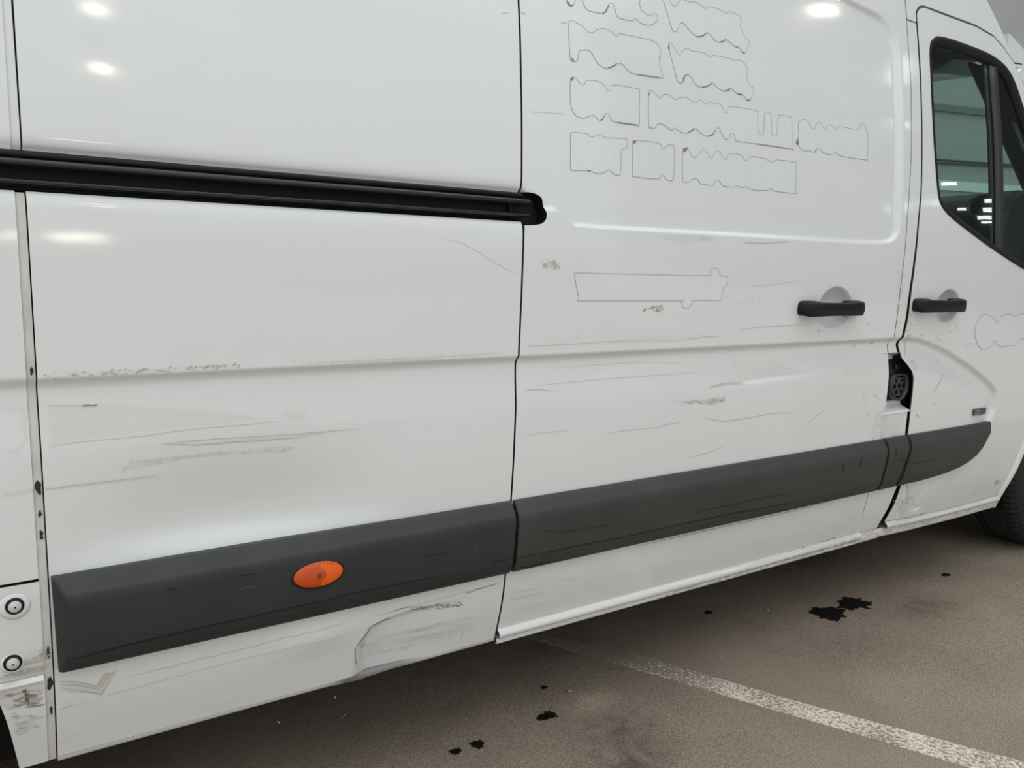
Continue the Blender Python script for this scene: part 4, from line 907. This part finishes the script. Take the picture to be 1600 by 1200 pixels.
ribbons('scratch_marks', [(jag(p, a), w, False) for p, a, w in (
  ([(820, 541.5), (880, 538.5), (960, 533), (985, 532)], .8, .0013), ([(985, 532), (1020, 531), (1050, 533), (1072, 530)], .4, .0009), ([(1072, 530), (1100, 526.5), (1124, 525.5)], .5, .0016), ([(841, 602.7), (930, 594), (1105, 581)], .3, .0010), ([(824, 610), (845, 608.6), (866, 611.5)], .2, .0018), ([(1035, 665), (1064, 660)], .4, .0020),
  ([(951, 677), (993, 671), (1040, 668)], .6, .0012), ([(1098, 652.5), (1116, 656), (1132, 659), (1161, 655), (1193, 649), (1214, 645.5), (1240, 644.7)], .4, .0020), ([(1077, 716), (1108, 707), (1135, 697)], .5, .0014), ([(820, 680.6), (893, 672)], .3, .0009), ([(1160, 378.5), (1195, 380), (1235, 377.5)], .2, .0030),
  ([(1154, 515), (1200, 510), (1262, 507)], .3, .0016), ([(1175, 448), (1245, 440)], .5, .0010), ([(1255, 712), (1262, 706)], .3, .0016), ([(800, 928), (845, 918)], .5, .0010), ([(795, 939), (830, 931), (855, 925)], .4, .0013), ([(815, 953), (855, 943)], .3, .0009), ([(880, 907), (900, 906)], .3, .0010), ([(1258, 665), (1275, 652), (1290, 640)], .3, .0018), ([(875, 575), (1000, 566), (1080, 568)], .3, .0007),
  ([(788, 18), (800, 18)], .6, .0012), ([(818, 17), (826, 20)], 1.0, .003), ([(832, 173), (890, 177)], .4, .0008), ([(880, 34), (892, 34)], .6, .0015))], MK_GREY, door, kind='stuff')
# flecks of road dirt
def flecks(n, boxes, m, parent, lo=.0012, hi=.0035):
    it = []
    for _ in range(n):
        b = random.choice(boxes); px = random.uniform(b[0], b[2]); py = random.uniform(b[1], b[3]); a = random.uniform(0, 3.14); L = random.choice((1.2, 1.6, 2, 2, 3, 5))
        it.append((SP([(px, py), (px + L * math.cos(a), py + L * math.sin(a))]), random.uniform(lo, hi) * .7, False))
    ribbons('dirt_flecks', it, m, parent, kind='stuff', step=.003)
flecks(130, [(1150, 440, 1390, 530), (1240, 450, 1395, 530), (1200, 560, 1388, 690), (1290, 600, 1385, 690), (900, 480, 1390, 700), (1180, 800, 1340, 850), (1230, 500, 1260, 560)], MK_GREY, door)
flecks(45, [(1350, 560, 1388, 690), (1280, 490, 1395, 540), (1220, 790, 1330, 840)], MK_BROWN, door)
flecks(90, [(1425, 490, 1540, 640), (1425, 480, 1470, 560), (1430, 690, 1560, 800), (1395, 770, 1440, 815)], MK_GREY, fdoor)
flecks(40, [(1420, 490, 1500, 540), (1400, 770, 1540, 820), (1422, 640, 1440, 690)], MK_BROWN, fdoor)
flecks(40, [(100, 570, 790, 900), (100, 1060, 780, 1150)], MK_GREY, sp_obj)
ribbons('scratch_marks', [(jag(p, .4), w, False) for p, w in (([(1461, 612), (1472, 594), (1478, 584)], .003), ([(1460, 634), (1462, 628)], .004), ([(1422, 757), (1425, 778), (1424, 790)], .006), ([(1405, 806), (1420, 809), (1440, 795), (1448, 784)], .004), ([(1508, 538), (1522, 537)], .003), ([(1418, 558), (1420, 524)], .003))], MK_GREY, fdoor, kind='stuff')
def ticks(name, poly, n, m, parent, w=.0011, L=(2, 4), ang=.5, spread=.5):
    P = np.array(poly, float); lo, hi = P.min(0), P.max(0); it = []
    while len(it) < n:
        x, y = random.uniform(lo[0], hi[0]), random.uniform(lo[1], hi[1])
        if not inside(np.array([x]), np.array([y]), P)[0] or vnoise(x * .09, y * .2) < .35: continue
        a = ang + random.uniform(-spread, spread); l = random.uniform(*L); it.append((SP([(x, y), (x + l * math.cos(a), y + l * math.sin(a))]), w * random.uniform(.6, 1.3), False))
    ribbons(name, it, m, parent, kind='stuff', step=.002)
MK_TICK = mix_marks('fine_scuff', (.56, .535, .50)); MK_TAN = mix_marks('tan_scuff', (.55, .50, .42))
ribbons('scuff_lines', [(jag(p, .4), w, False) for p, w in (([(93, 1066), (125, 1067), (153, 1074), (163, 1055), (184, 1050)], .0016), ([(94, 1071), (125, 1072), (155, 1079), (168, 1058), (178, 1055)], .0012), ([(95, 1077), (128, 1080), (158, 1085), (172, 1066)], .0012), ([(100, 1082), (140, 1083), (160, 1087), (166, 1074)], .001),
  ([(93, 1111), (112, 1103)], .0014), ([(255, 695), (310, 697), (480, 684)], .0012), ([(255, 695), (300, 690), (480, 678), (560, 671)], .0008))], MK_TAN, sp_obj, kind='stuff')
ap_o = bpy.data.objects['arch_panel']; qc_o = bpy.data.objects['quarter_cover']
MK_ROAD = mix_marks('road_film_streak', (.40, .345, .285))
ticks('dirt_streaks', [(2, 1088), (66, 1078), (66, 1104), (12, 1114)], 70, MK_ROAD, ap_o, .0011, (5, 18), -.2, .1)
ticks('dirt_streaks', [(14, 1116), (56, 1122), (58, 1135), (24, 1152)], 32, MK_TAN, ap_o, .0012, (5, 14), -.2, .1)
ticks('dirt_streaks', [(34, 1046), (60, 1018), (72, 1012), (74, 1050), (20, 1064)], 70, MK_TAN, qc_o, .0012, (3, 9), -.5, .2)
ticks('dirt_streaks', [(8, 1044), (30, 1046), (34, 1056), (6, 1058)], 30, MK_ROAD, qc_o, .0012, (2, 6), .2)
ticks('dirt_streaks', [(600, 1000), (650, 985), (740, 962), (745, 990), (640, 1020), (566, 1036)], 40, mix_marks('faint_streak', (.66, .63, .59)), sp_obj, .0009, (8, 26), -.24, .06)
ticks('scuff_ticks', [(188, 739), (205, 722), (260, 717), (330, 709), (400, 705), (440, 700), (468, 703), (450, 708), (380, 712), (300, 718), (220, 733)], 330, MK_TICK, sp_obj, .0011, (2, 4), -.7)
ticks('scuff_ticks', [(64, 592), (190, 585), (300, 578), (372, 574), (372, 569), (300, 571), (190, 577), (64, 584)], 160, MK_TAN, sp_obj, .0014, (2, 7), -.05)
ticks('scuff_ticks', [(1054, 627), (1072, 625), (1103, 624), (1124, 620), (1139, 614), (1133, 626), (1114, 632), (1077, 630)], 230, MK_TICK, door, .0016, (1.5, 2.5), .8)
ticks('scuff_ticks', [(1000, 484), (1018, 479), (1036, 476), (1036, 486), (1010, 488)], 26, mix_marks('rust_scuff', (.36, .24, .17)), door, .0018, (2, 4), -.2)
ticks('scuff_ticks', [(846, 410), (858, 404), (876, 408), (870, 421), (848, 419)], 40, MK_TICK, door, .0018, (2, 5), .3)
ticks('scuff_ticks', [(1100, 913), (1335, 845), (1335, 832), (1100, 898)], 170, MK_BROWN, door, .0022, (1.5, 4), -.3)
ticks('scuff_ticks', [(640, 950), (680, 946), (724, 942), (724, 948), (680, 955), (645, 956)], 80, MK_BROWN, sp_obj, .0014, (2, 5), -.1)
st = [o for o in bpy.data.objects if o.name.startswith('rubbing_strip')]
sy = strip_y(); 
def SPs(pts): return SP(pts, -.024)
ribbons('scuff_marks', [(SPs(p), w, False) for p, w in (([(100, 1034), (200, 1008), (300, 984), (400, 962), (500, 940), (545, 928), (620, 913), (690, 899)], .0022), ([(258, 922), (275, 919)], .003), ([(375, 900), (400, 895)], .0028), ([(770, 878), (792, 874)], .0030), ([(660, 870), (700, 862)], .001))], MK_BLK, st[0], yf=sy, kind='stuff')
ribbons('pale_scratches', [(SPs(p), .0008, False) for p in ([(735, 866), (742, 858), (747, 850)], [(370, 921), (385, 917), (400, 915)])], MK_PALE, st[0], yf=sy, kind='stuff')
ribbons('scuff_marks', [(SPs(p), w, False) for p, w in (([(802, 873), (850, 864), (900, 853), (960, 842), (1050, 822), (1150, 801), (1250, 784)], .0026), ([(812, 889), (830, 886), (860, 878)], .002), ([(1316, 737), (1318, 724)], .005), ([(1342, 731), (1346, 714)], .005), ([(825, 838), (840, 829), (880, 831), (960, 818)], .0010), ([(1080, 802), (1200, 776), (1240, 770)], .0014), ([(1000, 855), (1100, 832), (1200, 810), (1300, 785)], .0012))], MK_BLK, st[1], yf=sy, kind='stuff')
ribbons('pale_scratches', [(SPs(p), .0010, False) for p in ([(806, 843), (818, 836)], [(828, 832), (846, 829)])], MK_PALE, st[1], yf=sy, kind='stuff')
ribbons('scuff_marks', [(SPs(p), .004, False) for p in ([(1400, 700), (1399, 712)], [(1403, 719), (1414, 718)])], MK_BLK, st[2], yf=sy, kind='stuff')
ribbons('scuff_marks', [(SPs(p), .0022, False) for p in ([(1420, 725), (1460, 718)], [(1506, 707), (1509, 701)])], MK_BLK, st[3], yf=sy, kind='stuff')

# ------------------------------------------------------------------ rest of the body
# roof side of the cab and bonnet side
panel('cab_roof_side', [(float(pa(zroof)) , zroof), (f_edge[-1][0] - .006, S(1432, 35)[1]), (top[0][0] - .006, top[1][1])] + [(a - .004, b + .007) for a, b in top[2:]] + [(2.905, 1.728), (2.882, 1.752), (2.824, 1.825), (2.728, 1.930), (2.62, 2.04), (2.4, 2.2), (door_front[-1][0] - .04, 2.2), (door_front[-1][0] - .02 + .0045, 2.0), (float(pa(door_front[-1][1])), door_front[-1][1])], .006, .005, van, flange=.03, edge=WHITE)
pb2 = [(2.905, 1.726), (2.945, 1.690), (3.17, 1.462), (3.36, 1.275), (3.40, 1.275), (3.22, 1.47), (2.985, 1.715), (2.925, 1.745)]
panel('a_pillar', pb2, .006, .006, van, flange=.03, edge=WHITE)
fen = [(3.385, 1.265), (3.40, 1.12), (3.38, 1.0), (3.35, .85), (3.31, .74)] + [(3.66 + .43 * math.cos(a), .365 + .43 * math.sin(a)) for a in np.linspace(math.pi * .70, 0, 14)] + [(4.15, .36), (4.30, .5), (4.36, .8), (4.25, 1.05), (3.9, 1.2), (3.5, 1.29)]
panel('front_fender', fen[::-1], .03, .03, van, PLAIN, lambda x, z: base(z) + .5 * np.clip(x - 3.75, 0, 1) ** 2, .05, worn=False)
# roof, far flank, front, tail, floor
yw = 2.05
def sheet(name, grid, m, parent, smooth=True):
    g_ = np.array(grid, float); a, b, _ = g_.shape; idx = np.arange(a * b).reshape(a, b)
    q = np.stack([idx[:-1, :-1], idx[1:, :-1], idx[1:, 1:], idx[:-1, 1:]], -1).reshape(-1, 4)
    o = mesh_np(name, g_.reshape(-1, 3), [q], m, parent, smooth); s = o.modifiers.new('solid', 'SOLIDIFY'); s.thickness = .003; s.offset = 0; return o
sec = [(float(base(z)) + o_, z) for z, o_ in ((1.955, .016), (2.0, .010), (2.1, .004), (2.25, 0))] + [(.24, 2.40), (.36, 2.48), (.6, 2.52), (yw / 2, 2.54), (yw - .6, 2.52), (yw - .36, 2.48), (yw - .24, 2.40), (yw - .12, 2.2), (yw - .08, 1.955)]
def roof_row(x):
    if x <= 2.3: return [(x, y, z) for y, z in sec]
    z0 = float(np.interp(x, [2.3, 2.4, 2.62, 2.728, 2.824, 2.882, 2.905], [2.25, 2.2, 2.04, 1.93, 1.825, 1.752, 1.728])) ; zc = float(np.interp(x, [2.3, 2.6, 2.75, 2.905], [2.53, 2.46, 2.28, 1.98])); y0 = float(base(z0)) + .03
    out = []
    for k in range(len(sec)):
        u = k / (len(sec) - 1) * 2 - 1; y = yw / 2 + u * (yw / 2 - y0); out.append((x, y, z0 + (zc - z0) * (1 - abs(u) ** 2.6)))
    return out
sheet('roof', [roof_row(x) for x in (-1.2, 0, 1.2, 2.2, 2.3, 2.4, 2.5, 2.62, 2.728, 2.78, 2.824, 2.85, 2.882, 2.905)], PLAIN, van)
farsec = [(yw - float(base(z)) , z) for z in np.linspace(.25, 1.96, 24)]
panel('far_flank', [(-1.2, .25), (2.30, .25), (2.30, 1.98), (-1.2, 1.98)], .1, .05, van, PLAIN, lambda x, z: yw - base(z), -.02, worn=False)
fdw = [(2.45, 1.30), (2.40, 1.70), (2.5, 1.76), (2.78, 1.74), (3.2, 1.32), (3.22, 1.14), (3.0, 1.12)]
panel('far_door', [(2.31, .3), (3.12, .3), (3.36, 1.0), (3.37, 1.27), (2.9, 1.74), (2.75, 1.95), (2.31, 1.98)], .03, .03, van, PLAIN, lambda x, z: yw - base(z), -.02, holes=[fdw], worn=False)
panel('far_window', fdw, .08, .08, van, GLASS, lambda x, z: yw - base(z) - .01, -.004, worn=False)
panel('far_fender', [(a, b) for a, b in fen[::-1]], .05, .05, van, PLAIN, lambda x, z: yw - base(z) - .5 * np.clip(x - 3.75, 0, 1) ** 2, -.05, worn=False)
sheet('bonnet', [[(3.62 + .62 * t + .10 * (1 - ((y - yw / 2) / 1.0) ** 2), y, 1.30 - .22 * t ** 1.5 + .03 * (1 - ((y - yw / 2) / 1.0) ** 2)) for y in np.linspace(.16, yw - .16, 9)] for t in np.linspace(0, 1, 6)], PLAIN, van)
sheet('nose', [[(4.30 + .08 * math.sin(t * 3.1) + .14 * (1 - ((y - yw / 2) / .95) ** 2), y, 1.09 - .80 * t) for y in np.linspace(.26, yw - .26, 9)] for t in np.linspace(0, 1, 7)], PLAIN, van)
boxobj('underbody', (-1.2, .16, .28), (3.2, yw - .16, .34), UNDER, van)
boxobj('battery_tray', (.15, .42, .18), (3.05, yw - .42, .28), UNDER, van)
boxobj('load_floor', (-1.2, .12, .36), (2.28, yw - .12, .40), UNDER, van)
boxobj('bulkhead', (2.29, .11, .30), (2.31, yw - .11, 1.95), mat('grey_trim', (.10, .10, .10), .7), van)
boxobj('rear_wall', (-1.24, .14, .30), (-1.2, yw - .14, 2.1), PLAIN, van)
ruled('cavity_liner', lambda z: z * 0 - 1.2, lambda z: z * 0 + 2.26, .27, 1.95, van, DARK, .045, 3, .05, yf=lambda x, z: base(z))
# windscreen
def wsx(y): return .13 * (1 - ((y - yw / 2) / .80) ** 2)
wt = lambda y: (3.0 + wsx(y) * .8, y, 1.775 + .05 * (1 - ((y - yw / 2) / .80) ** 2)); wb = lambda y: (3.68 + wsx(y), y, 1.20)
def wpt(y, t): a = Vector(wt(y)); b = Vector(wb(y)); return tuple(a.lerp(b, t))
sheet('windscreen', [[wpt(y, t) for y in np.linspace(.225, yw - .225, 15)] for t in np.linspace(0, 1, 5)], WGLASS, van)
CAB = mat('cab_trim_dark', (.022, .023, .024), .6); HEAD = mat('headliner', (.10, .10, .098), .9)
for s in (0, 1):
    yv = (lambda y: y) if s == 0 else (lambda y: yw - y)
    g_ = []
    for t in np.linspace(-.05, 1, 8):
        e = Vector(wpt(.225, t)); o_ = Vector((2.925 + .60 * t, .085 + .03 * t, 1.735 - .50 * t))
        g_.append([(o_.x, yv(o_.y), o_.z), (o_.x + .02, yv(.13), o_.z + .0), (e.x - .06, yv(.20), e.z - .01), (e.x, yv(.235), e.z)])
    sheet('pillar_trim', g_, CAB, van)
    g_ = [[(p[0][0] - .012, p[0][1] + .012, p[0][2] - .02), (p[2][0] + .012, yv(.165), p[2][2] + .012), (p[3][0] + .004, yv(.222), p[3][2] + .006)] for p in g_[2:]]
    sheet('pillar_skin', g_, PLAIN, van)
sheet('headliner', [[(x, y, 1.80 + .05 * math.sin(x * 6) * .3 + .012 * math.sin(y * 23 + x * 9) + .06 * (1 - ((y - yw / 2) / .9) ** 2) + (.012 if x > 2.9 else .06) ) for y in np.linspace(.10, yw - .10, 31)] for x in np.linspace(2.31, 3.06, 14)], HEAD, van)
sheet('header_skin', [[(2.90 + (.12 + wsx(y) * .8) * t, y, 1.77 + (1.98 - 1.77) * (1 - t) * (1 - abs((y - yw / 2) / 1.0) ** 2.6) + .05 * (1 - ((y - yw / 2) / .80) ** 2) * t) for y in np.linspace(.225, yw - .225, 13)] for t in np.linspace(0, 1, 4)], PLAIN, van)
# dashboard
dsec = [(3.08, .80), (3.04, 1.10), (3.06, 1.26), (3.12, 1.355), (3.18, 1.385), (3.30, 1.39), (3.46, 1.36), (3.66, 1.22), (3.70, .8)]
mb = MB(); mb.loft([[(x + .06 * math.sin((y - .1) * 1.6), y, z) for x, z in dsec] for y in np.linspace(.12, yw - .12, 16)]); dash = soften(mb.build('dashboard', mat('dash_plastic', (.035, .037, .040), .5), van), .02, 3)
q_ = ray(1538, 322); vc = Vector(tuple(CAM + q_ * (3.075 / q_[0]))); VC = mat('vent_black', (.010, .010, .010), .4)
def vring(k, yy, rr=.038): return [(vc.x + yy - .25 * (k * rr * math.sin(a)) * -1, vc.y + k * rr * 1.35 * math.cos(a), vc.z + k * rr * math.sin(a)) for a in [2 * math.pi * j / 28 for j in range(28)]]
mb = MB(); mb.loft([vring(1.15, .03), vring(1.15, -.012), vring(1.0, -.016), vring(.9, -.004)], caps=False); mb.build('vent_ring', mat('vent_rim', (.09, .095, .10), .3), dash, True)
mb = MB(); mb.loft([vring(.95, .03), vring(.92, .0)]); mb.build('vent_core', VC, dash, True)
for k in range(4):
    dz_ = -.024 + k * .016; w = .045 * math.sqrt(max(.1, 1 - (dz_ / .038) ** 2)); boxobj('vent_slat', (vc.x - .010 + .25 * dz_, vc.y - w, vc.z + dz_ - .002), (vc.x + .002 + .25 * dz_, vc.y + w, vc.z + dz_ + .002), CAB, dash)
mb = MB(); mb.box((3.05, .55, .95), (3.10, 1.25, 1.22)); soften(mb.build('glovebox', CAB, dash), .02)
# steering wheel on the far side
mb = MB(); cen_ = Vector((2.92, 1.48, 1.22)); u = Vector((0, 1, 0)); w = Vector((-.38, 0, .92)).normalized()
mb.tube([cen_ + (u * math.cos(a) + w * math.sin(a)) * .20 for a in np.linspace(0, 2 * math.pi, 33)], .016, 8, False); sw = mb.build('steering_wheel', CAB, van, True)
mb = MB(); mb.tube([cen_ + Vector((.14, 0, -.06)), cen_], .035, 10); [mb.tube([cen_, cen_ + (u * math.cos(a) + w * math.sin(a)) * .2], .014, 6) for a in (0, math.pi, -math.pi / 2)]; mb.build('wheel_spokes', CAB, sw, True)
SEAT = mat('seat_cloth', (.05, .052, .056), .9, bump=.3, bscale=300)
for y0, y1 in ((.28, .72), (.74, 1.10), (1.28, 1.74)):
    s_ = empty('cab_seat', (0, 0, 0), van)
    mb = MB(); mb.box((2.42, y0, .72), (2.92, y1, .88)); soften(mb.build('seat_cushion', SEAT, s_), .04, 3)
    mb = MB(); mb.loft([[(2.36, y0, .84), (2.50, y0, .84), (2.50, y1, .84), (2.36, y1, .84)], [(2.34, y0 + .03, 1.42), (2.42, y0 + .03, 1.42), (2.42, y1 - .03, 1.42), (2.34, y1 - .03, 1.42)]]); soften(mb.build('backrest', SEAT, s_), .03, 3)
    ym = (y0 + y1) / 2; mb = MB(); mb.box((2.345, ym - .13, 1.46), (2.415, ym + .13, 1.62)); soften(mb.build('headrest', SEAT, s_), .025, 3)
    mb = MB(); mb.box((2.44, y0 + .03, .44), (2.86, y1 - .03, .72)); mb.build('seat_base', CAB, s_)

# wheels
TYRE = mat('tyre_rubber', (.022, .021, .020), .75, bump=.15, bscale=300)
def wheel(cx, y0):
    w = empty('wheel', (0, 0, 0), van); r = .365; wid = .225; n = 72; zc = .363
    prof = [(.215, .045), (.23, .012), (.27, -.004), (.315, -.002), (.338, .010), (.354, .028), (.362, .052), (.365, .10), (.365, .125), (.362, .173), (.354, .197), (.338, .215), (.315, .227), (.27, .229), (.23, .213), (.215, .18)]
    mb = MB(); mb.loft([[(cx + q * math.cos(a), y0 + yy, zc + q * math.sin(a)) for q, yy in prof] for a in np.linspace(0, 2 * math.pi, n + 1)], closed=False, caps=False); ty = mb.build('tyre', TYRE, w, True)
    # tread: shoulder lugs and ribs standing proud of the carcass
    mb = MB(); lug = MB()
    for a in np.linspace(0, 2 * math.pi, 91)[:-1]:
        for ya, yb_, ra, rb in ((.016, .060, .347, .3690), (.165, .209, .3690, .347)):
            a1 = a + .052
            def P(an, yy, rr): return (cx + rr * math.cos(an), y0 + yy, zc + rr * math.sin(an))
            lug.loft([[P(a, ya, ra - .012), P(a, yb_, rb - .014), P(a, yb_, rb), P(a, (ya + yb_) / 2, max(ra, rb) - .004), P(a, ya, ra + .003)], [P(a1, ya, ra - .012), P(a1, yb_, rb - .014), P(a1, yb_, rb), P(a1, (ya + yb_) / 2, max(ra, rb) - .004), P(a1, ya, ra + .003)]])
    o = lug.build('tread_lugs', TYRE, ty); o['kind'] = 'stuff'
    for yc in (.082, .1125, .143):
        mb = MB(); mb.loft([[(cx + q * math.cos(a), y0 + yy, zc + q * math.sin(a)) for q, yy in ((.358, yc - .0115), (.3692, yc - .010), (.3692, yc + .010), (.358, yc + .0115))] for a in np.linspace(0, 2 * math.pi, n + 1)], closed=False, caps=False); mb.build('tread_rib', TYRE, ty, False)
    STEEL = bpy.data.materials.get('steel_rim') or mat('steel_rim', (.25, .25, .26), .4, metal=.8)
    pr = [(.218, .03), (.212, .05), (.19, .055), (.175, .03), (.12, .02), (.07, .03), (.065, -.005), (.02, -.012)]
    mb = MB(); mb.loft([[(cx + q * math.cos(a), y0 + yy, zc + q * math.sin(a)) for q, yy in pr] for a in np.linspace(0, 2 * math.pi, 49)], closed=False, caps=False); mb.build('rim', STEEL, w, True)
    mb = MB(); mb.loft([[(cx + q * math.cos(a), y0 + yy, zc + q * math.sin(a)) for a in np.linspace(0, 2 * math.pi, 33)[:-1]] for q, yy in ((.21, .19), (.21, .20))]); mb.build('brake_drum', UNDER, w)
    return w
wheel(3.675, .105)
wheel(-.41, .125)
wheel(3.675, yw - .33)
wheel(-.41, yw - .35)
boxobj('front_subframe', (3.25, .34, .16), (4.1, yw - .34, .34), UNDER, van)
for nm, cx in (('wheel_housing', 3.675), ('wheel_housing', -.41)):
    mb = MB(); mb.loft([[(cx + .44 * math.cos(a), y, .36 + .44 * math.sin(a)) for y in (.13, .60)] for a in np.linspace(-.35, math.pi + .35, 26)], closed=False, caps=False); o = mb.build(nm, UNDER, van, True)
    boxobj('housing_wall', (cx - .44, .56, .25), (cx + .44, .60, .80), UNDER, van)
